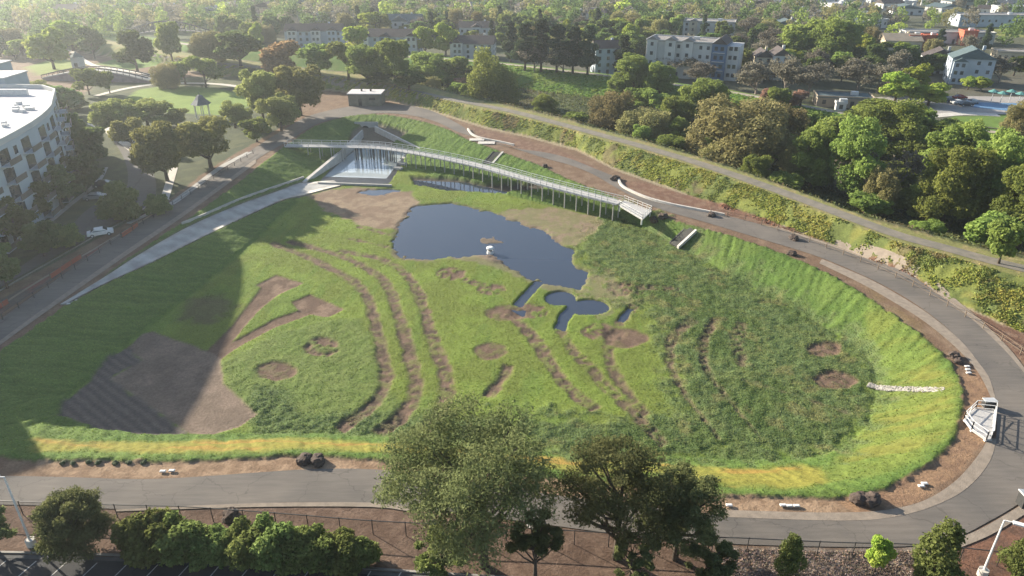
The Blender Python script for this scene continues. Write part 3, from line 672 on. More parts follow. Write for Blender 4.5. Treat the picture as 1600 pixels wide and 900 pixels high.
mb = MB(); mb.box((0,0,1.52), (1.4,1.2,.14), 0, .12); mb.build('lid', M_galv, bn)

# ------------------------------------------------------------------ chutes, riprap, seat walls, pads
def chute(pix, label):
    P = [GT(a, b) for a, b in pix]; c = P[0]; e = empty('drainage_chute', c, label=label, cat='drain chute')
    lo, hi = P[0], P[1]; a, b = Vector(lo), Vector(hi); t = (b-a); nn = Vector((-t.y, t.x, 0)).normalized(); W_ = 2.2
    def quad(w0, w1, dz, h, nm, m):
        mb = MB(); V = []
        for p in (a, b):
            for w_ in (w0, w1):
                for z in (dz, dz+h): V.append(Vector(p)+nn*w_+Vector((0,0,z))-a)
        mb.add(V, [(0,1,3,2),(4,6,7,5),(0,4,5,1),(2,3,7,6),(1,5,7,3),(0,2,6,4)]); mb.build(nm, m, e)
    quad(-W_/2, W_/2, .1, .35, 'channel', mat('wet_black_stone', (.02,.022,.02), .7, (.035,.035,.03), 2))
    quad(-W_/2-.5, -W_/2, .1, .62, 'kerb', M_concp); quad(W_/2, W_/2+.25, .1, .45, 'kerb', M_dark)
chute([(1052,386),(1080,360)], 'dark stone lined chute with a pale edge on the bank right of the boardwalk')
chute([(762,258),(778,240)], 'small dark chute with a pale edge on the far bank behind the boardwalk')
def rocks(name, pix0, pix1, wd, n_, smin, smax, m):
    a, b = Vector(GT(*pix0)), Vector(GT(*pix1)); t = (b-a); nn = Vector((-t.y, t.x, 0)).normalized(); V = []; Fc = []
    bmx = bmesh.new(); bmesh.ops.create_icosphere(bmx, subdivisions=1, radius=1); bv = [v.co.copy() for v in bmx.verts]; bf = [tuple(v.index for v in f.verts) for f in bmx.faces]; bmx.free()
    for i in range(n_):
        p = a.lerp(b, random.random())+nn*random.uniform(-wd/2, wd/2); s_ = random.uniform(smin, smax); o_ = len(V); z = zf(p.x, p.y)+.35
        for v in bv: V.append((p.x+v.x*s_*random.uniform(.7,1.2), p.y+v.y*s_*random.uniform(.7,1.2), z+v.z*s_*random.uniform(.5,.9)))
        Fc += [tuple(k+o_ for k in f) for f in bf]
    return obj_from(name, V, Fc, m)
o = rocks('riprap', (1356,604), (1474,613), 1.1, 900, .08, .2, mat('riprap_stone', (.42,.39,.35), .9, (.20,.19,.17), 2.2)); tag(o, kind='stuff')
def seatwall(pix, label, h=.5, wd=.45):
    P = smooth_line([(*G(a, b, .3), 0) for a, b in pix], 6); l, r_ = offset_line(P, wd); n = len(P); V = []; Fc = []; c = P[0]
    for i in range(n):
        for q in (l[i], r_[i]):
            for z in (-.2, h): V.append((q[0]-c[0], q[1]-c[1], z))
    for i in range(n-1):
        a = i*4; b = a+4; Fc += [(a,b,b+1,a+1),(a+2,a+3,b+3,b+2),(a+1,b+1,b+3,a+3)]
    Fc += [(0,1,3,2),(n*4-4,n*4-2,n*4-1,n*4-3)]; o = obj_from('seat_wall', V, Fc, M_concp); o.location = (c[0], c[1], 0); tag(o, label, 'wall')
seatwall([(966,279),(972,290),(990,300),(1015,310),(1050,319),(1090,327),(1132,335)], 'curved pale seat wall round the brown planting bed beside the road at the boardwalk end')
seatwall([(731,201),(737,209),(750,215),(780,221),(803,226)], 'curved pale seat wall on the far road left of the boardwalk end, shorter than the other one')
def pad_thing(px, py, sx, sy, name, label, m=M_concp, h=.1, grp=None, cat='slab'):
    x, y, z = GT(px, py); mb = MB(); mb.box((0,0,0), (sx, sy, h)); mb.box((0,0,h/2+.012), (sx*.8, sy*.8, .03)); o = mb.build(name, m); o.location = (x, y, z+.11+h/2); tag(o, label, cat, grp)
pad_thing(745,219,4,2.4,'concrete_pad','left one of two white concrete pads on the far road'); pad_thing(760,224,4.5,2.6,'concrete_pad','right one of two white concrete pads on the far road')
pads = [(255,738,'left white slab of the pair in the bare strip beside the lower left road'),(269,737,'right white slab of the pair in the bare strip beside the lower left road'),
 (1223,791,'leftmost of three white slabs in the strip inside the lower road'),(1233,792,'middle one of three white slabs in the strip inside the lower road'),(1244,792,'rightmost of three white slabs in the strip inside the lower road'),
 (1439,761,'nearer of two white slabs inside the lower right bend'),(1444,757,'farther of two white slabs inside the lower right bend'),
 (1511,574,'farthest of three white slabs in the earth strip above the overlook deck'),(1512,579,'middle of three white slabs in the earth strip above the overlook deck'),(1513,584,'nearest of three white slabs in the earth strip above the overlook deck'),
 (108,476,'lower one of the white slabs beside the shaded end of the ramp'),(115,474,'middle one of the white slabs beside the shaded end of the ramp'),(121,471,'upper one of the white slabs beside the shaded end of the ramp'),
 (1139,791,'lone white slab just right of the dark pine beside the lower road')]
for a, b, l in pads: pad_thing(a, b, .62, .32, 'stone_slab', l, M_white, .12, 'white slabs beside the road')
x, y = G(836,818); mb = MB(); mb.tube([(0,0,0),(0,0,.05)], .9, 24); o = mb.build('manhole_cover', M_concp); o.location = (x, y, .1); tag(o, 'pale round cover glimpsed on the road between the two big pines', 'manhole cover')

# boulders and root wads
def lump(px, py, s_, label, m, seed, name='boulder', cat='boulder', grp=None):
    bmx = bmesh.new(); bmesh.ops.create_icosphere(bmx, subdivisions=3, radius=1); rr = random.Random(seed); 
    from mathutils import noise as mn
    for v in bmx.verts:
        k = 1+.35*mn.noise(v.co*1.6+Vector((seed,0,0)))+.22*mn.noise(v.co*4+Vector((0,seed,0))); v.co = Vector((v.co.x*k*s_, v.co.y*k*s_*.8, v.co.z*k*s_*.65))
    me = bpy.data.meshes.new(name); bmx.to_mesh(me); bmx.free(); me.materials.append(m); o = link(name, me); x, y, z = GT(px, py); o.location = (x, y, z+.25*s_); o.rotation_euler = (0,0,seed); tag(o, label, cat, grp)
M_stump = mat('dark_root', (.06,.045,.04), .95, (.10,.075,.06), 3, .05, 9)
lump(477,721,.95,'left one of two dark root lumps beside the near grass edge', M_stump, 1, 'stump', 'stump'); lump(497,722,.95,'right one of two dark root lumps beside the near grass edge', M_stump, 2, 'stump', 'stump')
lump(1342,783,1.0,'left brown root lump in the strip inside the lower right road', M_stump, 3, 'stump', 'stump'); lump(1360,784,1.1,'darker right root lump in the strip inside the lower right road', M_stump, 4, 'stump', 'stump')
lump(361,808,.95,'round dark brown lump on the red mulch above the left hedge', M_stump, 5, 'stump', 'stump'); lump(1490,557,.8,'upper dark lump in the earth strip above the three white slabs', M_stump, 6, 'stump', 'stump'); lump(1497,566,.7,'lower dark lump in the earth strip above the three white slabs', M_stump, 7, 'stump', 'stump')
lump(1240,374,1.0,'dark lump on the outer side of the far right road', M_stump, 8, 'stump', 'stump'); lump(1237,398,.9,'dark lump on the basin side of the far right road', M_stump, 9, 'stump', 'stump')
lump(961,281,1.2,'dark lump at the left tip of the brown planting bed', M_stump, 10, 'stump', 'stump'); lump(1023,339,1.1,'dark lump left of the pair below the boardwalk landing', M_stump, 11, 'stump', 'stump'); lump(1036,340,1.1,'dark lump right of the pair below the boardwalk landing', M_stump, 12, 'stump', 'stump')
lump(1112,338,.9,'dark lump at the right tip of the curved pale seat wall', M_stump, 13, 'stump', 'stump')
lump(851,261,.9,'dark lump on the far bank above the middle of the boardwalk', M_stump, 14, 'stump', 'stump')
for k in range(7):
    lump(95+k*21+random.uniform(-4,4), 724+random.uniform(-1,1), .35, 'small dark weed clump in the bare strip along the lower left grass edge', mat('weed', (.07,.09,.04), .9, (.05,.07,.03), 3, .05, 9), 20+k, 'weed_clump', 'weed', 'weed clumps along the lower left grass edge')
# float in the pond
x, y = G(766,396,WZ); bu = empty('sensor_float', (x, y, WZ), label='white round float with dark sensor slots sitting in the pond', cat='float')
mb = MB(); mb.tube([(0,0,-.25),(0,0,.1),(0,0,.55)], [.62,.68,.6], 20); mb.build('hull', M_white, bu)
mb = MB(); mb.tube([(0,0,.55),(0,0,.85),(0,0,.95)], [.38,.38,.3], 20); mb.build('collar', M_dark, bu)
mb = MB(); mb.tube([(0,0,.95),(0,0,1.2),(0,0,1.38)], [.72,.74,.5], 20); mb.build('cap', M_white, bu)

# ------------------------------------------------------------------ fence, lamps
fl_pts = smooth_line([(*G(a, b), 0) for a, b in [(-60,800),(0,803),(100,807),(200,810),(300,813),(450,824),(600,836),(800,845),(1000,857),(1150,862),(1300,869),(1420,872),(1500,878),(1600,890),(1650,897)]], 4)
fe = empty('chain_link_fence', fl_pts[0], label='dark chain link fence running along the outer edge of the lower road', cat='fence'); c = fl_pts[0]
mb = MB()
for a, b in zip(fl_pts[:-1], fl_pts[1:]): mb.bar((a[0]-c[0],a[1]-c[1],1.75), (b[0]-c[0],b[1]-c[1],1.75), .07)
mb.build('top_rail', M_dark, fe)
wmat = bpy.data.materials.new('wire_mesh'); wmat.use_nodes = True; wn = wmat.node_tree.nodes; wb = wn['Principled BSDF']; wb.inputs['Base Color'].default_value = (.05,.045,.04,1); wb.inputs['Alpha'].default_value = .16; wb.inputs['Roughness'].default_value = .7
V = []; Fc = []
for i, p in enumerate(fl_pts): V += [(p[0]-c[0], p[1]-c[1], .05), (p[0]-c[0], p[1]-c[1], 1.72)]
Fc = [(2*i, 2*i+2, 2*i+3, 2*i+1) for i in range(len(fl_pts)-1)]; obj_from('wire_panel', V, Fc, wmat, fe)
acc = 0; nxt = 0
for a, b in zip(fl_pts[:-1], fl_pts[1:]):
    a, b = Vector(a), Vector(b); L_ = (b-a).length
    while acc+L_ > nxt:
        p = a.lerp(b, (nxt-acc)/L_)-Vector(c); mb = MB(); mb.tube([(p.x,p.y,0),(p.x,p.y,1.85)], .045, 6); mb.build('post', M_dark, fe); nxt += 3.2
    acc += L_
def lamp(px, py, h, arm, label, dome=True):
    x, y = G(px, py); e = empty('street_lamp', (x, y, 0), label=label, cat='street lamp')
    mb = MB(); mb.tube([(0,0,0),(0,0,.75)], .42, 20); mb.build('footing', M_concp, e)
    mb = MB(); mb.tube([(0,0,.75),(0,0,h)], [.11,.07], 10); mb.build('pole', M_white, e)
    mb = MB(); mb.bar((0,0,h), (arm[0]*.6,arm[1]*.6,h+.05), .08); mb.build('arm', M_white, e)
    mb = MB(); mb.box((arm[0],arm[1],h+.05), (1.0,.42,.14), math.atan2(arm[1], arm[0])); mb.build('lamp_head', M_white, e)
lamp(50, 852, 8.3, (-.9,-.1), 'white parking lamp on a round concrete footing at the lower left')
lamp(1534, 899, 6.6, (1.0,-.5), 'white parking lamp at the lower right beside the road bend')
# thin rail fence on the basin side of the levee strip
def railfence(pts, h, label, step=4, m=M_dark):
    pts = smooth_line(pts, 4); c = pts[0]; fe = empty('post_and_rail_fence', c, label=label, cat='fence'); mb = MB()
    for a, b in zip(pts[:-1], pts[1:]):
        for hh in (h, h*.5): mb.bar((a[0]-c[0],a[1]-c[1],a[2]-c[2]+hh), (b[0]-c[0],b[1]-c[1],b[2]-c[2]+hh), .05)
    mb.build('rails', m, fe); acc = 0; nxt = 0; k = 0
    for a, b in zip(pts[:-1], pts[1:]):
        a, b = Vector(a), Vector(b); L_ = (b-a).length
        while acc+L_ > nxt and k < 95:
            p = a.lerp(b, (nxt-acc)/L_)-Vector(c); mb = MB(); mb.box((p.x,p.y,p.z+h/2), (.1,.1,h)); mb.build('post', m, fe); nxt += step; k += 1
        acc += L_
M_wood = mat('weathered_wood', (.20,.15,.11), .9, (.14,.11,.08), 3)
railfence([GT(a, b) for a, b in [(1110,334),(1190,352),(1300,392),(1385,428),(1450,462),(1530,510),(1620,572)]], 1.1, 'brown post and wire fence between the far right road and the levee foot', 3.5, M_wood)
railfence([GT(a, b) for a, b in [(5,500),(100,434),(200,366),(300,303),(400,238)]], 1.1, 'thin dark rail fence along the outer edge of the shaded left road', 3.5, M_dark)
# red silt barriers in the planting strip at the left
def silt(pix, label):
    P = [GT(a, b) for a, b in pix]; c = P[0]; mb = MB()
    e = empty('silt_barrier', c, label=label, cat='barrier')
    for a, b in zip(P[:-1], P[1:]): mb.bar((a[0]-c[0],a[1]-c[1],.45), (b[0]-c[0],b[1]-c[1],.45), .06, .8)
    mb.build('netting', mat('orange_netting', (.30,.09,.06), .9, (.33,.08,.05), 3), e)
    for p in P: mb = MB(); mb.box((p[0]-c[0],p[1]-c[1],.5), (.1,.1,1.0)); mb.build('stake', M_wood, e)
silt([(80,436),(96,425),(112,414),(128,404)], 'longest orange netting barrier in the shaded strip left of the road'); silt([(190,372),(205,362),(216,353)], 'short orange netting barrier in the strip below the sunlit footpath'); silt([(-4,486),(5,480),(14,474)], 'orange netting barrier at the left frame edge beside the road')
# ------------------------------------------------------------------ trees
def leaf_mat(name, c1, c2, tr=.5, var=.28):
    c1 = tuple(min(.5, c*2.0) for c in c1); c2 = tuple(min(.5, c*2.0) for c in c2)
    m = bpy.data.materials.new(name); m.use_nodes = True; n = m.node_tree.nodes; L = m.node_tree.links; n.remove(n['Principled BSDF'])
    a = n.new('ShaderNodeAttribute'); a.attribute_name = 'tint'; oi = n.new('ShaderNodeObjectInfo')
    sp = n.new('ShaderNodeSeparateColor'); L.new(a.outputs['Color'], sp.inputs[0])
    mx = n.new('ShaderNodeMix'); mx.data_type = 'RGBA'; mx.inputs[6].default_value = (*c1, 1); mx.inputs[7].default_value = (*c2, 1); L.new(sp.outputs[0], mx.inputs[0])
    mr = n.new('ShaderNodeMapRange'); mr.inputs[3].default_value = 1-var; mr.inputs[4].default_value = 1+var; L.new(oi.outputs['Random'], mr.inputs[0])
    vm = n.new('ShaderNodeVectorMath'); vm.operation = 'SCALE'; L.new(mx.outputs[2], vm.inputs[0]); L.new(mr.outputs[0], vm.inputs['Scale'])
    hs = n.new('ShaderNodeHueSaturation'); mh = n.new('ShaderNodeMath'); mh.operation = 'MULTIPLY_ADD'; mh.inputs[1].default_value = .04; mh.inputs[2].default_value = .48
    L.new(oi.outputs['Random'], mh.inputs[0]); L.new(mh.outputs[0], hs.inputs['Hue']); L.new(vm.outputs[0], hs.inputs['Color'])
    df = n.new('ShaderNodeBsdfDiffuse'); tl = n.new('ShaderNodeBsdfTranslucent'); ms = n.new('ShaderNodeMixShader'); ms.inputs[0].default_value = tr
    L.new(hs.outputs[0], df.inputs[0]); L.new(hs.outputs[0], tl.inputs[0]); L.new(df.outputs[0], ms.inputs[1]); L.new(tl.outputs[0], ms.inputs[2])
    L.new(ms.outputs[0], n['Material Output'].inputs[0]); return m
def leaf_quads(P, N, size, tint, r_, aspect=1.0):
    n = len(P); N = N/(np.linalg.norm(N, axis=1, keepdims=True)+1e-9)
    ref = r_.normal(size=(n, 3)); T = np.cross(N, ref); T /= np.linalg.norm(T, axis=1, keepdims=True)+1e-9; B = np.cross(N, T)
    s1 = (size*r_.uniform(.6, 1.35, n))[:,None]; s2 = s1*aspect*r_.uniform(.6, 1.1, n)[:,None]
    bend = N*s1*.25
    V = np.stack([P-T*s1-bend, P-B*s2+bend*.5, P+T*s1-bend, P+B*s2+bend*.5], 1).reshape(-1, 3)
    Fq = np.arange(4*n).reshape(-1, 4); c = np.repeat(tint, 4)
    return V, Fq, np.stack([c, c, c], -1)
def lobed(seed, h, w, n, leaf, lobes=16, lr=(.22,.34), base=.18, shape='round', flat=.85, shell=(.72,1.05), aspect=.8, nrm=.45, droop=0):
    r_ = np.random.default_rng(seed); Lc = []
    for i in range(lobes*3):
        if len(Lc) >= lobes: break
        a = r_.uniform(0, 2*np.pi); u = r_.uniform(0, 1)
        zc = base+(1-base)*r_.uniform(.15, .86)
        if shape == 'round': prof = np.sqrt(max(.05, 1-((zc-.55)/.52)**2))
        elif shape == 'cone': prof = max(.08, 1.02-zc)*1.05
        elif shape == 'column': prof = np.sqrt(max(.05, 1-((zc-.5)/.58)**2))
        elif shape == 'dome': prof = np.sqrt(max(.05, 1-(max(0, zc-.35)/.68)**2))
        elif shape == 'umbrella': prof = .55+.6*zc if zc < .75 else 1.0*(1-(zc-.75)*1.8)
        rad = np.sqrt(u)*.66*prof*w/2
        Lc.append((rad*np.cos(a), rad*np.sin(a), zc*h, r_.uniform(*lr)*w/2*(.75+.4*prof if shape != 'cone' else .5+prof), r_.uniform(0, 1)))
    Lc = np.array(Lc); A_ = Lc[:,3]**2; pick = r_.choice(len(Lc), size=int(n*1.7), p=A_/A_.sum())
    dv = r_.normal(size=(len(pick), 3)); dv /= np.linalg.norm(dv, axis=1, keepdims=True)
    lump_ = 1+.16*np.sin(dv[:,0]*5+pick)*np.sin(dv[:,1]*6+pick*2.3)+.12*np.sin(dv[:,2]*9+pick)
    rr = Lc[pick, 3]*r_.uniform(*shell, len(pick))*lump_
    sc = np.array([1, 1, flat]); P = Lc[pick,:3]+dv*rr[:,None]*sc
    keep = np.ones(len(P), bool)
    for i, l in enumerate(Lc):
        dd = np.linalg.norm((P-l[:3])/sc, axis=1); keep &= ~((dd < l[3]*.62) & (pick != i))
    keep &= P[:,2] > base*h*.55
    P, dv, pick = P[keep][:n], dv[keep][:n], pick[keep][:n]
    if droop: P[:,2] -= droop*r_.uniform(0, 1, len(P))*np.hypot(P[:,0], P[:,1])/(w/2)*h*.25
    N = dv*nrm+r_.normal(size=P.shape)*(1-nrm)*.8+np.array([0, 0, .25])
    sx_ = w/2/max(np.percentile(np.hypot(P[:,0], P[:,1]), 98.5), 1e-6); sz_ = h/np.percentile(P[:,2], 99.6); P = P*[sx_, sx_, sz_]; Lc[:,:3] *= [sx_, sx_, sz_]
    tint = np.clip(.55*Lc[pick,4]+.45*r_.uniform(0, 1, len(P)), 0, 1)
    V, Fq, c = leaf_quads(P, N, leaf, tint, r_, aspect)
    return V, Fq, c, Lc
BARK = mat('bark', (.10,.075,.055), .95, (.07,.055,.045), 2.5, .03, 9)
BARKP = mat('pale_bark', (.24,.20,.17), .95, (.17,.145,.125), 2.5, .03, 9)
def trunk_mb(Lc, h, rad, k=6, seed=0, top=.75):
    r_ = random.Random(seed); mb = MB(); bend = [(0,0,-.3)]
    for i in range(1, 5): bend.append((r_.uniform(-.03,.03)*h*i/4, r_.uniform(-.03,.03)*h*i/4, h*top*i/4))
    mb.tube(bend, [rad*(1.25 if i == 0 else 1-.2*i) for i in range(5)], 8)
    idx = sorted(range(len(Lc)), key=lambda i: -Lc[i][3])[:k]
    for i in idx:
        l = Lc[i]; s = min(.62, max(.2, l[2]/h-.28)); a = Vector((bend[2][0]*s, bend[2][1]*s, h*top*s/.9)); b = Vector(l[:3]); m_ = a.lerp(b, .5)+Vector((0,0,-.03*h))
        mb.tube([a, m_, b], [rad*.5, rad*.33, rad*.12], 6)
    return mb
def tree_proto(name, h, w, leafm, bark=BARK, tr=.3, k=6, **kw):
    V, Fq, c, Lc = lobed(h=h, w=w, **kw); crown = mesh_np('crown', V, Fq, leafm, c)
    mb = trunk_mb(Lc, h, tr, k, kw['seed']); tm = bpy.data.meshes.new('trunk'); tm.from_pydata(mb.v, [], mb.f); tm.materials.append(bark); tm.shade_smooth()
    return dict(name=name, h=h, w=w, crown=crown, trunk=tm)
def bare_proto(name, h, w, seed, barkm, leafm=None, nl=0, depth=5, fan=.5):
    r_ = random.Random(seed); V = []; Fc = []; tips = []
    def br(p, d_, L_, rad, k):
        q = p+d_*L_; up = Vector((0,0,1)) if abs(d_.z) < .9 else Vector((1,0,0)); a = d_.cross(up).normalized(); b = a.cross(d_)
        o = len(V); n = 3 if k < depth-1 else 5
        for P_, R_ in ((p, rad), (q, rad*.6)): V.extend([tuple(P_+(a*math.cos(2*math.pi*i/n)+b*math.sin(2*math.pi*i/n))*R_) for i in range(n)])
        for i in range(n): Fc.append((o+i, o+(i+1)%n, o+n+(i+1)%n, o+n+i))
        tips.append(q)
        if k == 0: return
        for i in range(r_.choice((2,3,3,4) if k > 1 else (3,4,5))):
            nd = (d_+Vector((r_.gauss(0,fan), r_.gauss(0,fan), r_.gauss(.12,fan*.6)))).normalized(); br(p+d_*L_*r_.uniform(.45,1), nd, L_*r_.uniform(.62,.85), rad*.55, k-1)
    br(Vector((0,0,-.2)), Vector((0,0,1)), h*.3, h*.022, depth)
    A_ = np.array(V); sx = w/(np.percentile(np.abs(A_[:,:2]), 97)*2); sz = h/A_[:,2].max(); A_ *= (sx, sx, sz)
    me = bpy.data.meshes.new('trunk'); me.from_pydata(A_.tolist(), [], Fc); me.materials.append(barkm); d_ = dict(name=name, h=h, w=w, trunk=me, crown=None)
    if nl:
        rr = np.random.default_rng(seed); T_ = np.array([tuple(t) for t in tips])*(sx, sx, sz); T_ = T_[T_[:,2] > h*.3]; P = T_[rr.integers(0, len(T_), nl)]+rr.normal(size=(nl, 3))*.35
        Vq, Fq, c = leaf_quads(P, rr.normal(size=P.shape)+[0,0,.4], .22, rr.uniform(0,1,nl), rr); d_['crown'] = mesh_np('crown', Vq, Fq, leafm, c)
    return d_
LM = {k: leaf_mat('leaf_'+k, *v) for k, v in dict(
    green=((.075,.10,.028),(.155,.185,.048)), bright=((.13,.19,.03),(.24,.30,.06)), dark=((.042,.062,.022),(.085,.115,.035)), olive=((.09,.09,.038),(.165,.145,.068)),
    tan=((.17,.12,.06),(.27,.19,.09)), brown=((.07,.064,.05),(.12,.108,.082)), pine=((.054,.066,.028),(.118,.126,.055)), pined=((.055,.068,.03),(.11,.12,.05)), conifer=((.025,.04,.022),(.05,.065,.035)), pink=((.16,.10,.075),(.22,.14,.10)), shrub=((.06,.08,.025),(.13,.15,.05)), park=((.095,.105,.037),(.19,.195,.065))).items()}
K = {}
def addk(kind, *protos): K[kind] = list(protos)
B_ = dict(n=4600, leaf=.38)
addk('green', *[tree_proto('broadleaf_tree', 10, 9, LM['green'], seed=s, lobes=17, **B_) for s in (1,2,3)])
addk('bright', *[tree_proto('broadleaf_tree', 10, 8.5, LM['bright'], seed=s, lobes=14, **B_) for s in (11,12)])
addk('dark', *[tree_proto('evergreen_tree', 11, 8.5, LM['dark'], seed=s, lobes=18, **B_) for s in (21,22)])
addk('olive', *[tree_proto('willow_tree', 9, 13, LM['olive'], seed=s, lobes=26, shape='dome', n=24000, leaf=.19, base=.04, lr=(.24,.34)) for s in (31,32)])
addk('tan', tree_proto('flowering_tree', 9, 10, LM['tan'], seed=41, lobes=18, shape='dome', base=.1, **B_))
addk('willow', tree_proto('willow_tree', 12, 11, LM['green'], seed=51, lobes=18, shape='dome', n=16000, leaf=.19, base=.05, droop=1.0))
addk('greenbig', *[tree_proto('broadleaf_tree', 13, 13, LM['green'], seed=s, lobes=34, lr=(.17,.27), n=26000, leaf=.23, base=.05, shape='dome', tr=.4) for s in (61,62,63)])
addk('conifer', *[tree_proto('conifer_tree', 16, 7, LM['conifer'], seed=s, lobes=22, shape='cone', lr=(.26,.4), n=5200, leaf=.3, base=.08) for s in (71,72)])
addk('brown', *[bare_proto('bare_tree', 9, 8, s, BARKP, LM['brown'], 2600) for s in (81,82)])
addk('bare', bare_proto('bare_tree', 9, 7, 85, BARKP, LM['brown'], 300), bare_proto('bare_tree', 9, 7, 86, mat('grey_bark', (.33,.29,.27), .95, (.25,.22,.20), 3), None, 0))
addk('pink', tree_proto('blossom_bush', 5, 5, LM['pink'], seed=91, lobes=12, shape='dome', n=2500, leaf=.24, base=.05))
addk('shrub', *[tree_proto('shrub', 4, 5, LM['shrub'], seed=s, lobes=22, lr=(.2,.32), shape='dome', n=6500, leaf=.17, base=.0, tr=.12) for s in (95,96,97)])
addk('olivetree', *[tree_proto('park_tree', 9, 10, LM['park'], seed=s, lobes=28, lr=(.17,.27), shape='round', n=16000, leaf=.2, base=.18) for s in (101,102)])
addk('sapling', *[tree_proto('young_conifer', 6, 4.2, LM['shrub'], seed=s, lobes=26, lr=(.2,.34), shape='cone', n=7000, leaf=.12, base=.05, tr=.12) for s in (105,106)])
def place(kind, x, y, h, w, label=None, cat=None, group=None, var=None, rz=None, z=None):
    pr = K[kind][var if var is not None else random.randrange(len(K[kind]))]
    e = empty(pr['name'], (x, y, zf(x, y) if z is None else z), random.uniform(0, 6.28) if rz is None else rz, label=label, cat=cat or ('shrub' if kind in ('shrub','pink') else 'tree'), group=group)
    e.scale = (w/pr['w'], w/pr['w'], h/pr['h'])
    link('trunk', pr['trunk'], e)
    if pr['crown']: link('crown', pr['crown'], e)
    return e
def tree(kind, px, pb, pt, wpx, label=None, group=None, **k):
    x, y, z = GT(px, pb); v = (pt-450)/FPX; h = CAM_H+(-SP-v*CP)/(CP-v*SP)*y-z
    dpt = y*CP-(z+h/2-CAM_H)*SP; w_ = wpx/FPX*dpt
    return place(kind, x, y, max(h, 2.0), w_, label, group=group, z=z, **k)

# near pines, each built for itself
def big_pine(px, pb, pt, pl, pr_, seed, lm, label, n=30000, leaf=.15, lobes=60, cx=None, tr=.33, lr=(.085,.15), shape='round', base=.22, name='pine_tree', flat=.7):
    x, y, z = GT(px, pb); v = (pt-450)/FPX; w_ = (pr_-pl)/FPX*y*1.1; h = CAM_H+(-SP-v*CP)/(CP-v*SP)*(y+.28*w_)-z; dpt = y*CP-(z+h*.6-CAM_H)*SP; w_ = (pr_-pl)/FPX*dpt*.93
    V, Fq, c, Lc = lobed(seed=seed, h=h, w=w_, n=n, leaf=leaf, lobes=lobes, lr=lr, base=base, shape=shape, flat=flat, shell=(.4,1.15), aspect=.35, nrm=.4)
    ox = ((pl+pr_)/2-px)/FPX*dpt; V = V.copy(); V[:,0] += ox*np.clip(V[:,2]/h*1.4, 0, 1); Lc[:,0] += ox
    e = empty(name, (x, y, z), label=label, cat='tree'); link('crown', mesh_np('crown', V, Fq, lm, c), e)
    mb = trunk_mb(Lc, h, tr, 26, seed, .85); mb.build('trunk', BARK, e, True); return e
big_pine(757,885,636,583,880,201,LM['pine'],'tallest broad pine at the bottom centre, lightest of the pines', n=46000, lobes=170, leaf=.17, tr=.38, base=.3)
big_pine(962,872,676,858,1058,202,LM['pine'],'middle pine with a bare visible trunk between the tallest pine and the dark one', n=23000, lobes=120, leaf=.17, tr=.33, base=.3)
big_pine(1055,874,728,972,1128,203,LM['pine'],'dense pine, rightmost of the three big pines at the bottom', n=23000, lobes=85, leaf=.165, tr=.28, base=.2)
big_pine(836,905,796,790,885,204,LM['pined'],'small dark pine in front between the two tallest pines', n=11000, lobes=30, leaf=.17, tr=.2, base=.4)
big_pine(692,893,818,648,744,205,LM['shrub'],'small round light green tree below the left side of the tallest pine', n=12000, lobes=34, leaf=.16, tr=.15, base=.1)
big_pine(125,862,762,74,186,206,LM['pined'],'dark bushy pine on the left between the lamp and the hedge', n=34000, lobes=110, leaf=.15, tr=.2, base=.02, shape='dome', lr=(.12,.2))
big_pine(-8,860,778,-50,34,207,LM['pined'],'dark shrubby tree cut by the left frame edge beside the lamp', n=12000, lobes=30, leaf=.17, tr=.2, base=.05)
big_pine(985,902,826,950,1030,208,LM['pined'],'low dark bushy tree at the foot of the middle pine', n=9000, lobes=24, leaf=.17, tr=.15, base=.05)
big_pine(1100,905,838,1062,1150,209,LM['pined'],'low dark bushy tree under the darkest pine at the frame bottom', n=10000, lobes=26, leaf=.17, tr=.15, base=.05)
for k, (px, pt, wd) in enumerate([(212,820,66),(250,812,72),(290,816,70),(330,834,60),(362,836,62),(396,824,70),(434,818,72),(472,830,60),(504,836,62),(538,840,62),(568,846,50)]):
    tree('shrub', px, 866+.06*(px-200), pt, wd*1.25, label=['leftmost shrub of the hedge above the parking stalls','second shrub from the left in the hedge above the parking stalls','third shrub from the left in the hedge above the parking stalls','low shrub left of the round dark lump in the hedge dip','low shrub right below the round dark lump in the hedge dip',
      'tall light shrub just right of the hedge dip','tallest middle shrub of the hedge, right of its dip','eighth shrub of the hedge from the left','ninth shrub of the hedge from the left','second shrub from the right end of the hedge','rightmost small shrub of the hedge above the parking stalls'][k], group='shrubs in the hedge above the parking stalls')
for a in [(1228,906,838,50,'small young conifer at the bottom between the dark pine and the round one','sapling'),(1366,893,841,42,'small bright round sapling standing alone at the bottom right','bright'),(1455,912,818,96,'largest young conifer at the bottom right, left of the lamp','sapling'),
          (1588,915,838,70,'young green conifer at the lower right frame corner','sapling')]:
    tree(a[5], *a[:4], label=a[4])
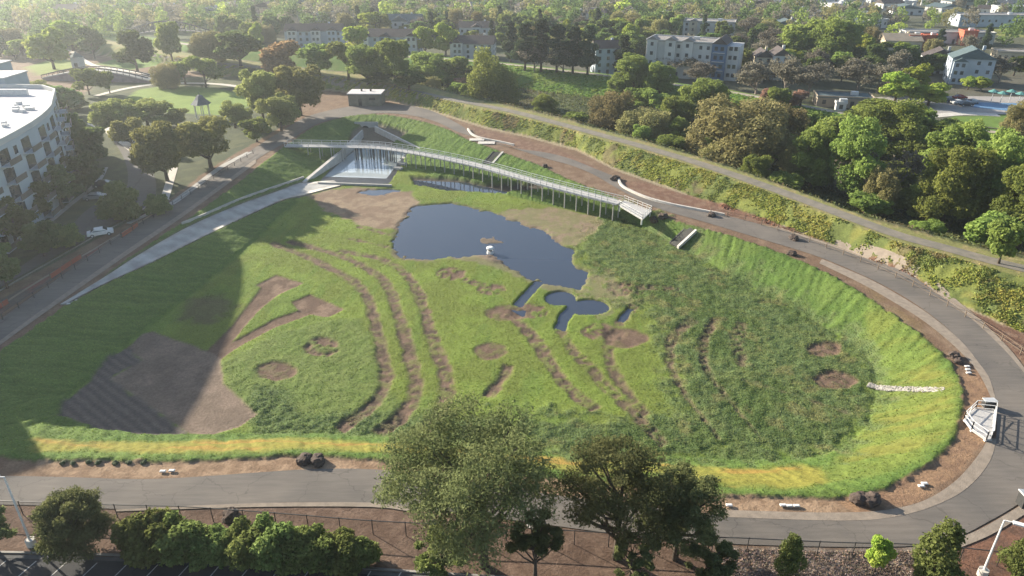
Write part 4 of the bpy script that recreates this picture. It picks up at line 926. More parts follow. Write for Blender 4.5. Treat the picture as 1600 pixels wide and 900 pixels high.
# garden trees at the left
for k_, px, pb, pt, wd, lb in [
 ('olivetree',262,283,196,95,'left one of two large sunlit park trees beside the drive'),('olivetree',330,262,186,105,'right one of two large sunlit park trees beside the drive'),
 ('olivetree',182,208,158,70,'rounded park tree at the left end of the oval lawn'),('olivetree',232,200,158,90,'wide park tree in front of the oval lawn'),('olivetree',278,200,172,55,'lower park tree left of the pointed gazebo'),
 ('olivetree',208,232,186,60,'small park tree between the lawn trees and the two large ones'),('olivetree',368,200,160,55,'park tree right of the pointed gazebo'),
 ('olivetree',412,188,112,72,'left tree of the clump left of the flat roofed hut'),('olivetree',470,180,104,84,'right tree of the clump left of the flat roofed hut'),('olivetree',440,205,150,70,'front tree of the clump left of the flat roofed hut'),
 ('green',402,222,186,46,'small tree beside the left end of the boardwalk'),
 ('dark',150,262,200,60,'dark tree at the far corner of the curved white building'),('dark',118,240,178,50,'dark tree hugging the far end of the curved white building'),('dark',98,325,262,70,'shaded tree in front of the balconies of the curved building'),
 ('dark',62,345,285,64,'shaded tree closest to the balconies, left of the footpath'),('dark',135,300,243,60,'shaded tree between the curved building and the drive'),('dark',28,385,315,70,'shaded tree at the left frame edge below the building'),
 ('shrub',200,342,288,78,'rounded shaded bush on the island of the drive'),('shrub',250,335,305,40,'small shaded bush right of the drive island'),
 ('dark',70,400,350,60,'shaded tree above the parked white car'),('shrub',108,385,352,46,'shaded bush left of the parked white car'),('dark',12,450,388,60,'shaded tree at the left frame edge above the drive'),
 ('shrub',42,350,318,42,'low shaded bush beside the curved footpath'),('green',140,148,108,40,'small tree in front of the low purple bridge, left'),('green',172,146,112,26,'small slim tree in front of the low purple bridge, right'),
 ('olivetree',60,165,128,60,'tree behind the roof of the curved building'),('dark',105,180,136,55,'dark tree beyond the far end of the curved building'),('shrub',120,170,148,36,'yellowish bush left of the oval lawn'),
 ('dark',215,112,48,58,'dark heart shaped tree left of the arched footbridge'),('dark',148,92,42,40,'dark slim tree near the small white kiosk'),('bright',85,108,45,62,'yellow green tree left of the small white kiosk'),('bright',115,80,32,60,'yellow green tree above the small white kiosk'),
 ('green',290,132,92,46,'young tree behind the far end of the oval lawn, left'),('green',322,136,88,50,'young tree behind the far end of the oval lawn, right'),('olive',262,138,100,44,'olive tree behind the oval lawn'),
 ('olive',335,104,50,58,'olive tree right of the arched footbridge'),('dark',378,112,50,70,'large dark round tree left of the tan flowering one'),('green',270,98,36,40,'green tree under the right end of the arched footbridge'),
 ('tan',447,114,66,74,'pale tan rounded tree standing alone before the left apartment block')]:
    tree(k_, px, pb, pt, wd, label=lb)
# creek side and beyond
for k_, px, pb, pt, wd, lb in [
 ('green',500,118,70,60,'green tree just right of the tan rounded one'),('green',545,124,66,62,'green tree below the gap between the left apartment blocks'),('greenbig',575,132,72,66,'green tree before the middle apartment block, left'),('greenbig',618,134,62,58,'green tree before the middle apartment block, right'),
 ('greenbig',668,142,84,76,'broad green tree left of the reddish bush'),('green',712,138,88,52,'green tree right behind the reddish bush'),('pink',722,152,122,34,'reddish bush beside the tall weeping tree'),
 ('willow',770,165,76,84,'tall weeping green tree left of the bright embankment'),('dark',640,150,110,50,'low dark tree by the levee path, left of the reddish bush'),('dark',590,140,112,50,'low dark tree by the levee path, far left'),
 ('bright',553,96,42,50,'bright tree between the left and middle apartment blocks'),('bright',575,60,20,46,'bright tree behind the middle apartment block'),('bright',665,88,42,34,'bright slim tree right of the middle apartment block'),('bright',697,90,36,44,'bright tree left of the small dark roofed block'),
 ('bright',960,66,30,50,'bright yellow green tree among dark ones at the top centre'),('bright',985,85,38,28,'small bright tree at the left end of the white and blue block'),
 ('greenbig',990,140,86,70,'green tree at the right end of the bright embankment'),('greenbig',1030,150,98,50,'green tree before the white and blue block'),('olive',955,208,145,78,'brownish olive bush right below the bright embankment'),
 ('olive',1010,222,172,90,'dull bush at the levee path between olive bush and willow'),('greenbig',1092,195,126,74,'rounded bright green tree below the white and blue block'),('greenbig',1055,205,152,60,'green bush left of the rounded bright one'),('green',1025,185,142,50,'green bush behind the dull one'),
 ('olive',1150,262,160,185,'largest olive willow mound beside the levee path'),('olive',1215,240,165,90,'right shoulder of the olive willow mounds'),
 ('greenbig',1265,292,200,90,'first green tree right of the largest olive mound'),('olive',1240,285,215,60,'tan olive bush hiding the foot of the first green tree'),('greenbig',1330,312,190,105,'second green tree right of the olive mounds'),('greenbig',1378,250,158,110,'green tree behind the bare grey one'),
 ('bare',1335,318,235,60,'small bare grey tree among the creek greenery'),('bare',1395,320,235,78,'larger bare grey tree among the creek greenery'),('olive',1370,335,265,56,'dull bush below the larger bare grey tree'),
 ('greenbig',1470,352,228,120,'large green tree right of the larger bare grey one'),('greenbig',1545,350,205,130,'large green tree near the right frame edge'),('greenbig',1590,392,262,110,'nearest green tree at the right frame edge by the levee path'),('greenbig',1480,300,195,110,'green tree behind the large one right of the bare grey tree'),
 ('greenbig',1440,345,290,60,'low green tree right at the levee path below the bare grey one'),('green',1560,412,345,60,'low bush at the levee path near the right frame edge'),
 ('green',1300,235,180,70,'green tree on the far side of the creek below the carport'),('green',1360,205,160,90,'green tree on the far creek bank right of the carport'),('green',1420,220,168,70,'green tree on the far creek bank below the bright yellow one'),('green',1475,235,190,80,'green tree on the far creek bank right'),
 ('bright',1398,160,112,60,'bright yellow green tree above the creek, left'),('bright',1425,150,100,50,'bright yellow green tree above the creek, upper'),('bright',1450,165,130,60,'low bright tree right of the two yellow green ones'),('tan',1440,148,126,38,'small tan tree behind the yellow green ones'),
 ('bright',1512,140,120,26,'small bright tree before the blue grey house'),('bright',1532,142,120,26,'small bright tree right before the blue grey house'),('olive',1590,218,160,60,'olive tree at the right frame edge beside the lawn'),
 ('green',1250,98,32,80,'left one of two large green trees at the top right'),('greenbig',1300,104,28,88,'right one of two large green trees at the top right'),
 ('brown',1180,150,95,60,'brown bare tree right of the white and blue block'),('brown',1225,150,88,66,'brown bare tree before the white gabled house'),('brown',1262,152,98,60,'brown bare tree left of the carport'),('brown',1340,140,90,60,'brown bare tree above the carport'),('brown',1370,146,98,60,'brown bare tree behind the bright yellow ones'),('brown',1395,125,78,50,'brown bare tree before the orange school'),
 ('pink',1205,160,138,36,'pinkish bush by the far path, left'),('pink',1250,166,142,34,'pinkish bush by the far path, right'),('brown',1190,130,98,50,'bare tree beside the white gabled house'),('brown',1075,122,88,56,'bare tree in front of the white and blue block, left'),('brown',1100,135,96,50,'bare tree in front of the white and blue block, right'),('brown',1035,118,82,50,'bare tree before the white left end of the block'),
 ('dark',1410,115,72,50,'dark tree before the orange school'),('dark',1455,118,84,44,'dark tree left of the blue grey house'),('brown',1560,130,88,50,'brown bare tree right of the blue grey house'),('conifer',1058,98,40,16,'thin dark conifer against the white wall of the block'),
 ('conifer',820,110,36,46,'dark conifer at the left end of the row above the embankment'),('conifer',845,112,30,44,'second dark conifer of the row above the embankment'),('conifer',870,113,38,44,'third dark conifer of the row above the embankment'),('conifer',895,115,42,44,'fourth dark conifer of the row above the embankment'),('conifer',918,117,40,40,'fifth dark conifer of the row above the embankment'),('conifer',972,118,55,40,'dark conifer right of the balconied grey house'),('conifer',798,100,34,36,'dark conifer behind the weeping tree'),
 ('brown',835,112,72,40,'bare tree before the dark conifer row, left'),('brown',880,114,72,44,'bare tree before the dark conifer row, right')]:
    tree(k_, px, pb, pt, wd, label=lb)

# ------------------------------------------------------------------ buildings
M_wallw = mat('white_render', (.52,.52,.50), .85, (.45,.45,.44), .3); M_wallb = mat('pale_blue_wall', (.38,.43,.48), .85, (.33,.38,.43), .4)
M_wallblue = mat('blue_wall', (.10,.17,.27), .85, (.085,.14,.23), .4); M_cream = mat('cream_wall', (.50,.44,.33), .85, (.44,.38,.28), .4); M_tan = mat('tan_wall', (.30,.25,.19), .85, (.25,.21,.16), .4)
M_roofd = mat('dark_shingle', (.085,.07,.065), .9, (.06,.05,.05), 1.5); M_rooft = mat('teal_shingle', (.09,.13,.14), .9, (.07,.10,.11), 1.5); M_roofw = mat('white_membrane', (.58,.56,.56), .8, (.48,.47,.48), .25, 0)
M_roofg = mat('grey_gravel_roof', (.26,.24,.23), .95, (.20,.19,.18), .5); M_orange = mat('orange_wall', (.50,.13,.07), .85, (.42,.11,.06), .4); M_glass = mat('window_glass', (.03,.04,.05), .12, (.05,.06,.07), .5, spec=.8); M_brownglass = mat('balcony_panel', (.13,.11,.10), .4, (.10,.09,.085), .7)
def gable_roof(mb, cx, cy, W, D, z, rise, along='x', ov=.4):
    W += 2*ov; D += 2*ov
    if along == 'x': V = [(cx-W/2,cy-D/2,z),(cx+W/2,cy-D/2,z),(cx+W/2,cy+D/2,z),(cx-W/2,cy+D/2,z),(cx-W/2,cy,z+rise),(cx+W/2,cy,z+rise)]; F_ = [(0,1,5,4),(2,3,4,5),(0,4,3),(1,2,5),(3,2,1,0)]
    else: V = [(cx-W/2,cy-D/2,z),(cx+W/2,cy-D/2,z),(cx+W/2,cy+D/2,z),(cx-W/2,cy+D/2,z),(cx,cy-D/2,z+rise),(cx,cy+D/2,z+rise)]; F_ = [(0,1,4),(2,3,5),(1,2,5,4),(3,0,4,5),(3,2,1,0)]
    mb.add(V, F_); return mb
def house(name, label, cat, px, pb, W, D, H_, yaw, wall, roof, kind='gable', st=2, bays=4, bumps=(), rise=2.2, group=None, side=2, door=True, loc=None, wmat_=None, win=(1.1,1.3)):
    x, y = G(px, pb) if loc is None else loc; e = empty(name, (x, y, zf(x, y)), yaw, label=label, cat=cat, group=group)
    mb = MB(); mb.box((0,0,H_/2), (W,D,H_)); mb.build('wall', wall, e)
    if kind == 'flat':
        mb = MB(); mb.box((0,0,H_+.12), (W+.5,D+.5,.24)); r_ = mb.build('roof', roof, e)
        for s_ in (-1, 1):
            mb = MB(); mb.box((0,s_*(D/2+.1),H_+.45), (W+.5,.25,.42)); mb.build('parapet', wall, r_)
            mb = MB(); mb.box((s_*(W/2+.1),0,H_+.45), (.25,D-.06,.42)); mb.build('parapet', wall, r_)
        mb = MB(); mb.box((W*.2,D*.1,H_+.8), (2.2,1.6,1.1)); mb.build('roof_unit', M_galv, r_)
    else:
        mb = MB(); gable_roof(mb, 0, 0, W, D, H_+.003, rise, kind); mb.build('roof', roof, e)
        mb = MB(); mb.box((W*.25, D*.15, H_+rise*.9), (.9,.9,1.5)); mb.build('chimney', wall, e)
    for (bx, bw_, bh, bd, bm, brf) in bumps:                     # bays that stand forward of the long front, each with its own gable
        mb = MB(); mb.box((bx*W, -D/2-bd/2+.01, bh/2), (bw_,bd,bh)); b2 = mb.build('bay', bm, e)
        mb = MB(); gable_roof(mb, bx*W, -D/2+.8, bw_, bd*2+1.4, bh+.003, bw_*.32, 'y', .25); mb.build('bay_roof', brf, e)
        for s_ in range(st):
            for q in ((-.22, .22) if bw_ > 4 else (0,)):
                mb = MB(); mb.box((bx*W+q*bw_, -D/2-bd-.01, (s_+.55)*bh/st), (win[0],.08,win[1])); mb.build('window', M_glass, e)
    for s_ in range(st):
        zc = (s_+.55)*H_/st
        for b in range(bays):
            xx = (b+.5)/bays*W-W/2
            if any(abs(xx-q[0]*W) < q[1]/2+.7 for q in bumps): continue
            if s_ == 0 and door and b == bays//2:
                mb = MB(); mb.box((xx, -D/2-.01, 1.08), (1.1,.1,2.1)); dd = mb.build('door', M_dark, e); continue
            mb = MB(); mb.box((xx, -D/2-.01, zc), (win[0],.08,win[1])); wq = mb.build('window', M_glass, e)
        for sg in (-1, 1):
            for b in range(side):
                yy = (b+.5)/side*D-D/2; mb = MB(); mb.box((sg*(W/2+.01), yy, zc), (.08,win[0],win[1])); mb.build('window', M_glass, e)
    return e
house('apartment_building','long pale blue apartment block with dark roof, left of the three at the top','building',495,72,27,11,7.5,.05,M_wallb,M_roofd,'x',3,9,[(-.36,4.5,8,1.6,M_wallw,M_roofd),(.05,4.5,8,1.6,M_wallw,M_roofd),(.33,4.5,8,1.6,M_wallb,M_roofd)],3.0)
house('apartment_building','pale blue apartment block with dark roof directly above the broad green trees','building',612,84,27,11,8,-.06,M_wallb,M_roofd,'x',3,9,[(-.4,4.5,8.4,1.6,M_wallw,M_roofd),(-.05,4.2,8.4,1.6,M_wallblue,M_roofd),(.4,5,8.6,1.8,M_wallw,M_roofd)],3.0)
house('apartment_building','teal roofed block with one large white gable at the top centre left','building',628,52,23,11,6.5,0,M_wallb,M_rooft,'x',2,6,[(.0,9,7,2.5,M_wallw,M_rooft),(-.4,4,7,1.6,M_wallw,M_rooft)],3.6)
house('apartment_building','small white walled block with dark roof left of the dark conifers','building',740,90,19,11,6.5,-.1,M_wallw,M_roofd,'x',3,6,[(-.32,4.5,7,1.6,M_wallw,M_roofd)],3.0)
house('apartment_building','dark roofed block behind the small white walled one','building',745,64,17,10,7,0,M_wallw,M_roofd,'x',2,6,[(.0,4.5,7.4,1.6,M_wallw,M_roofd)],2.6)
house('apartment_building','grey blue house with open balconies half hidden by conifers','building',945,114,10,9,10,.1,M_wallb,M_roofd,'x',4,3,[],2.6,side=2)
# the white and blue block
x, y = G(1066,120); e = house('apartment_building','four storey white and blue apartment block at the top right of centre','building',1066,122,25,14,13,-.42,M_wallw,M_roofg,'flat',4,9,[(-.40,4,13.6,1.2,M_wallw,M_roofg),(-.12,4,13.6,1.2,M_wallw,M_roofg),(.14,4,13.6,1.2,M_wallw,M_roofg)],2,side=3,loc=(x, y+5))
mb = MB(); mb.box((15.2,-1,6.6), (5.4,13,13.2)); mb.build('end_bay', M_wallblue, e); mb = MB(); gable_roof(mb, 15.2, -1, 5.4, 13, 13.22, 2.2, 'y', .2); mb.build('end_roof', M_roofd, e)
mb = MB(); mb.box((20.1,.5,6.2), (4.4,12,12.4)); mb.build('end_wing', M_wallw, e)
for s_ in range(4):
    for q in (14.1,16.3,19.2,21.0): mb = MB(); mb.box((q, -7.55 if q < 17 else -5.53, 2+3.2*s_), (1.2,.08,1.4)); mb.build('window', M_glass, e)
    mb = MB(); mb.box((15.2,-7.9,.5+3.2*s_), (4.4,.8,.15)); mb.build('balcony', M_wallw, e)
house('apartment_building','white flat roofed block high up behind the white and blue one','building',1106,58,26,12,8,-.3,M_wallw,M_roofg,'flat',3,7,[(-.3,4,8.4,1.2,M_cream,M_roofg)],2)
house('town_house','white gabled house between bare trees right of the white and blue block','house',1212,122,6,9,9,-.1,M_wallw,M_roofd,'y',3,2,[],2.5)
house('town_house','narrow cream gabled house just left of the white gabled one','house',1186,120,6,9,8,-.1,M_cream,M_roofd,'y',3,2,[],2.5)
house('town_house','blue grey steep roofed house below the orange school','house',1508,128,14,10,9,-.35,M_wallb,M_rooft,'y',3,4,[(-.3,4.5,8,1.4,M_wallb,M_rooft)],3.6)
house('town_house','dark roofed white house left of the blue grey one','house',1462,112,12,9,6,-.35,M_wallw,M_roofd,'y',2,3,[],3.2)
house('school_building','cream school hall with a pale roof at the left of the orange walls','school',1402,78,16,14,5,-.15,M_cream,M_tan,'x',1,5,[],2.6)
house('school_building','long school wing with a white roof edge and orange left end','school',1475,66,42,10,5,-.12,M_wallw,M_roofg,'flat',1,10,[],2)
for a, b, l in ((1449,78,'left orange walled pavilion of the school'),(1508,70,'right orange walled pavilion of the school'),(1424,78,'dull orange pavilion beside the cream school hall')): house('school_pavilion', l,'school',a,b,6.5,6,6.5,-.1,M_orange,M_orange,'flat',1,2,[],2,door=False)
house('school_building','long low white building with a blue band at the top right','school',1550,40,46,12,6,-.03,M_wallb,M_roofg,'flat',1,12,[],2)
house('school_building','white hall behind the blue banded building at the right frame edge','school',1590,26,30,12,6,0,M_wallw,M_roofw,'flat',1,6,[],2)
house('school_building','cream low wing with a row of windows at the right frame edge','school',1595,96,22,9,4,-.3,M_cream,M_roofg,'flat',1,9,[],2)
house('carport','low building with grey teal roof beside the far path','shed',1315,164,17,9,3.0,-.22,M_tan,M_rooft,'flat',1,4,[],2)
house('white_shed','small pale shed with flat roof right of the low grey teal roof','shed',1312,172,3.0,2,2.2,-.2,M_wallw,M_wallw,'flat',1,1,[],2,side=0,door=False)
# hut above the inlet
x, y = G(571,166); e = empty('pump_hut', (x, y+3.4, 0), -.03, label='small flat roofed hut with pale roof above the inlet on the far road', cat='hut')
mb = MB(); mb.box((0,0,1.9), (10.6,6.8,3.8)); wl = mb.build('wall', mat('hut_wall', (.20,.19,.15), .9, (.15,.14,.11), .8), e)
mb = MB(); mb.box((0,0,3.93), (11.1,7.3,.26)); mb.build('roof', M_roofw, e)
mb = MB(); mb.box((-1.5,-3.42,1.1), (1.1,.08,2.2)); mb.build('door', M_dark, e); mb = MB(); mb.box((2.5,-3.42,2.4), (2,.08,.8)); mb.build('louvre', M_dark, e)
for q in (-1.6, 1.4): mb = MB(); mb.tube([(q,.5,4.05),(q,.5,4.7)], .3, 10); mb.build('roof_vent', M_dark, e)
# distant houses
HP = [house('house',None,None,0,0,13,9,4,0,w_,r_,k_,1,4,[],2.2,loc=(0,-200+20*i)) for i, (w_, r_, k_) in enumerate(((M_wallw,M_roofd,'x'),(M_wallb,M_roofg,'x'),(M_cream,M_roofd,'y'),(M_wallw,M_roofw,'flat'),(M_wallw,M_rooft,'y')))]
HC = ['white walled house with a dark roof far off among the trees at the top','pale blue house with a grey roof far off among the trees at the top','cream gabled house far off among the trees at the top','white flat roofed building far off among the trees at the top','white gabled house with a teal roof far off among the trees at the top']
HG = ['far dark roofed houses','far grey roofed houses','far cream houses','far flat roofed buildings','far teal roofed houses']
hspots = []
first = [True]*5
for k in range(500):
    if len(hspots) >= 100: break
    px = random.choice((random.uniform(820,1610), random.uniform(1180,1610), random.uniform(1180,1610), random.uniform(0,800))); pb = random.uniform(2, 34 if px < 1180 else 50)
    if 1370 < px and pb > 24: continue
    if 590 < px < 670 and pb > 20: continue
    x, y = G(px, pb)
    if any(math.hypot(x-a, y-b) < 19 for a, b in hspots): continue
    hspots.append((x, y)); i = random.choice((0,1,2,3,3,4)); o = HP[i] if first[i] else copy_tree(HP[i]); first[i] = False
    o.location = (x, y, 0); o.rotation_euler = (0,0,random.uniform(-.5,.5)); s_ = random.uniform(.8,1.5); o.scale = (s_, s_, random.uniform(.9,1.4)); tag(o, HC[i], 'house', HG[i])

# curved building at the left
FP = [(-140,176),(-122,177),(-113,176),(-107.5,171.5),(-103.6,164),(-101.2,159.3),(-98.7,154.6),(-96.9,150),(-95.3,145),(-93.9,139.5),(-92.9,134),(-92,128),(-91,120),(-90.2,112),(-90,104.5),(-105.7,103),(-91,89.4),(-94.6,87.4),(-130,66),(-150,95)]
BH = 18
cb = empty('apartment_building', (-110, 140, 0), label='curved white apartment building with a flat white roof and stacked balconies at the left', cat='building')
def cl(p): return (p[0]+110, p[1]-140)
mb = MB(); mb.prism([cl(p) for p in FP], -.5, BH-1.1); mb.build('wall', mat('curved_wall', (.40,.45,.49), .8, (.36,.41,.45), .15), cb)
mb = MB(); mb.prism([cl(p) for p in FP], BH-1.09, BH-.75); rf = mb.build('roof', M_roofw, cb)
def poly_off(P_, d_):
    out = []; n = len(P_)
    for i in range(n):
        a, b, c = Vector(P_[i-1]), Vector(P_[i]), Vector(P_[(i+1) % n]); t = ((b-a).normalized()+(c-b).normalized()).normalized(); out.append(tuple(b+Vector((t.y, -t.x))*d_))
    return out
co = [cl(p) for p in FP]
# footprint runs clockwise, so left of travel is outside
oo, ii = poly_off(co, -.25), poly_off(co, .2); n = len(co); V = [(*p, z) for z in (BH-.74, BH+.15) for p in oo]+[(*p, z) for z in (BH-.74, BH+.15) for p in ii]; Fc = []
for i in range(n):
    j = (i+1) % n; Fc += [(i,j,j+n,i+n),(2*n+j,2*n+i,3*n+i,3*n+j),(i+n,j+n,j+3*n,i+3*n),(i,i+2*n,j+2*n,j)]
obj_from('parapet', V, Fc, M_wallw, rf)
for (x0,y0,x1,y1,h_) in ((-160,178,-123,187,19.3),(-175,188,-133,197,20.3)):
    mb = MB(); mb.box(((x0+x1)/2+110, (y0+y1)/2-140, h_/2), (x1-x0, y1-y0, h_)); mb.build('rear_wing', M_wallb, cb)
    mb = MB(); mb.box(((x0+x1)/2+110, (y0+y1)/2-140, h_+.12), (x1-x0+.6, y1-y0+.6, .24)); mb.build('rear_roof', M_roofw, cb)
mb = MB(); mb.box((-10.5+0, 28.5, BH-.2), (17,.8,1.6)); mb.build('roof_screen', M_galv, rf)
for k in range(26):
    t = k/26; px = 5+58*random.random(); py = 150+60*random.random()
    if py > 150+(75-px)*.75: continue
    x, y = G(px, py, BH); mb = MB(); mb.box((*cl((x, y)), BH-.45), (random.uniform(.5,1.6), random.uniform(.5,1.2), .6)); mb.build('roof_unit', M_galv, rf)
arc = [Vector(p) for p in FP[3:15]]; acc = 0; nxt = 4.; colk = 0
for a, b in zip(arc[:-1], arc[1:]):
    L_ = (b-a).length
    while acc+L_ > nxt:
        p = a.lerp(b, (nxt-acc)/L_); t = (b-a).normalized(); nn = Vector((-t.y, t.x)) if (-t.y) > 0 else Vector((t.y, -t.x)); ang = math.atan2(t.y, t.x); q = cl(p); bal = colk % 2 == 0
        for lv_ in range(5):
            zc = 1.9+3.25*lv_
            if bal:
                mb = MB(); mb.box((q[0]+nn.x*.02, q[1]+nn.y*.02, zc), (3.4,.12,2.5), ang); wq = mb.build('window', M_glass, cb)
                mb = MB(); mb.box((q[0]+nn.x*.9, q[1]+nn.y*.9, zc-1.35), (4.2,1.8,.2), ang); bb_ = mb.build('balcony', M_wallb, cb)
                mb = MB(); mb.box((q[0]+nn.x*1.78, q[1]+nn.y*1.78, zc-.72), (4.2,.08,1.05), ang); mb.build('balcony_panel', M_brownglass, bb_)
            elif colk % 4 == 1 and lv_ > 3:
                mb = MB(); mb.box((q[0]+nn.x*.01, q[1]+nn.y*.01, zc+.1), (1.3,.1,1.5), ang); mb.build('window', M_glass, cb)
        colk += 1; nxt += 4.4
    acc += L_

# gazebo, kiosk, bridges
x, y = G(318,184); e = empty('gazebo', (x, y, 0), label='gazebo with a dark pointed roof between the lawn trees', cat='gazebo')
for k in range(6): mb = MB(); mb.tube([(2.2*math.cos(k*1.047),2.2*math.sin(k*1.047),0),(2.2*math.cos(k*1.047),2.2*math.sin(k*1.047),4.2)], .12, 8); mb.build('post', M_white, e)
mb = MB(); mb.tube([(0,0,4.2),(0,0,5.6),(0,0,6.7),(0,0,7.0)], [3.0,1.6,.8,.1], 6); mb.build('roof', mat('slate_roof', (.10,.12,.14), .7, (.07,.09,.11), 2), e); mb = MB(); mb.tube([(0,0,7.0),(0,0,7.7)], [.12,.05], 6); mb.build('finial', M_dark, e)
x, y = G(124,106); e = empty('kiosk', (x, y, 0), label='small white kiosk with a teal roof near the low purple bridge', cat='kiosk')
mb = MB(); mb.box((0,0,2.2), (3.6,3.6,4.4)); mb.build('wall', M_wallw, e); mb = MB(); mb.tube([(0,0,4.42),(0,0,6.4)], [3.0,.2], 4); mb.build('roof', M_rooft, e); mb = MB(); mb.box((0,-1.82,1.2), (1.4,.08,2.0)); mb.build('door', M_dark, e)
def arch_bridge(a, b, z0, rise, wd, label, m1, m2, truss):
    a, b = Vector((*a, 0)), Vector((*b, 0)); t = (b-a).normalized(); nn = Vector((-t.y, t.x, 0)); e = empty('arched_bridge', a, label=label, cat='bridge'); N = 18
    f = lambda s_: z0+rise*math.sin(math.pi*s_); P = [(b-a)*i/N+Vector((0,0,f(i/N))) for i in range(N+1)]
    mb = MB()
    for p, q in zip(P[:-1], P[1:]): mb.bar(p, q, wd, .35)
    mb.build('deck', m1, e)
    for s_ in (-1, 1):
        mb = MB()
        for i, (p, q) in enumerate(zip(P[:-1], P[1:])):
            o_ = nn*s_*wd/2
            if truss:
                h_ = 3.2*math.sin(math.pi*i/N)+1.2; h2 = 3.2*math.sin(math.pi*(i+1)/N)+1.2; mb.bar(p+o_+Vector((0,0,h_)), q+o_+Vector((0,0,h2)), .4); mb.bar(p+o_, p+o_+Vector((0,0,h_)), .2); mb.bar(p+o_, q+o_+Vector((0,0,h2)), .16)
            else:
                mb.bar(p+o_+Vector((0,0,1.1)), q+o_+Vector((0,0,1.1)), .3); mb.bar(p+o_, p+o_+Vector((0,0,1.1)), .15)
        mb.build('truss' if truss else 'railing', m2, e)
        if not truss:
            V = []; o_ = nn*s_*(wd/2-.1)
            for p in P: V += [p+o_+Vector((0,0,-.1)), Vector((p.x+o_.x, p.y+o_.y, -.3))]
            mb = MB(); mb.add(V, [(2*i,2*i+2,2*i+3,2*i+1) for i in range(N)]); mb.build('side_wall', mat('purple_masonry', (.22,.17,.19), .9, (.17,.135,.15), .8), e)
arch_bridge(G(72,124), G(238,128), .8, 3.0, 4, 'low arched bridge with purple grey side walls beyond the oval lawn', M_conc, M_dark, False)
arch_bridge(G(186,64), G(330,56), 1.5, 2.5, 3.5, 'dark arched truss footbridge among the trees at the top left', M_roofg, M_dark, True)

# cars
def car_proto():
    e = empty('parked_car', (0,0,0)); W_ = .88
    prof = [(-2.2,.35),(-2.2,.85),(-1.5,.98),(-.9,1.42),(.55,1.45),(1.25,1.0),(2.1,.85),(2.25,.6),(2.2,.35)]
    mb = MB(); n = len(prof); V = [(x, s_*(W_ if z < 1.1 else W_*.82), z) for s_ in (-1,1) for x, z in prof]; Fc = [tuple(range(n)), tuple(range(n, 2*n))[::-1]]+[(i, i+n, (i+1)%n+n, (i+1)%n) for i in range(n)]
    mb.add(V, Fc); bd = mb.build('body', M_white, e)
    for s_ in (-1,1): mb = MB(); mb.add([(-1.3,s_*.87,1.03),(1.05,s_*.87,1.03),(.5,s_*.74,1.38),(-.85,s_*.74,1.36)], [(0,1,2,3)]); mb.build('side_window', M_glass, e)
    mb = MB(); mb.add([(1.27,-.78,1.02),(1.27,.78,1.02),(.6,.68,1.45),(.6,-.68,1.45)], [(0,1,2,3)]); mb.build('windscreen', M_glass, e)
    mb = MB(); mb.add([(-1.53,-.78,1.01),(-1.53,.78,1.01),(-.93,.68,1.45),(-.93,-.68,1.45)], [(3,2,1,0)]); mb.build('rear_window', M_glass, e)
    for sx in (-1.4,1.4):
        for sy in (-1,1):
            mb = MB(); mb.tube([(sx,sy*.7,.33),(sx,sy*.92,.33)], .33, 14); wh = mb.build('wheel', M_dark, e); mb = MB(); mb.tube([(sx,sy*.92,.33),(sx,sy*.94,.33)], .19, 10); mb.build('rim', M_galv, wh)
    for sy in (-.6,.6): mb = MB(); mb.box((2.2,sy,.68), (.12,.35,.16)); mb.build('headlight', M_concp, e)
    return e
cp = car_proto(); fst = True
CM = {'white': M_white, 'dark': mat('dark_car_paint', (.03,.035,.045), .25, (.03,.035,.045)), 'silver': mat('silver_car_paint', (.35,.37,.4), .3, (.35,.37,.4), metal=.6), 'red': mat('red_car_paint', (.25,.03,.025), .3, (.25,.03,.025))}
for px, py, rz, c_, l in [(158,368,R(28),'white','white car parked alone on the shaded drive'),(163,292,R(15),'dark','dark car on the drive beside the curved building'),(150,312,R(12),'silver','silver car under the trees by the curved building'),
    (1482,160,.2,'dark','leftmost dark car beside the park plaza'),(1496,163,.1,'white','white car between dark ones beside the park plaza'),(1508,166,.1,'dark','middle dark car beside the park plaza'),(1519,162,.3,'silver','silver car beside the park plaza'),(1499,155,.1,'red','red car beside the park plaza'),
    (1355,166,.2,'silver','silver car right of the low grey teal roof'),(1000,134,.1,'white','white car half hidden below the white and blue block'),(212,238,-.8,'dark','dark car in the sunny part of the drive')]:
    o = cp if fst else copy_tree(cp); fst = False; x, y = G(px, py); o.location = (x, y, zf(x, y)+.09); o.rotation_euler = (0,0,rz); tag(o, l, 'car', 'parked cars')
    for ch in o.children:
        if ch.name.startswith('body'): ch.data = ch.data.copy(); ch.data.materials[0] = CM[c_]
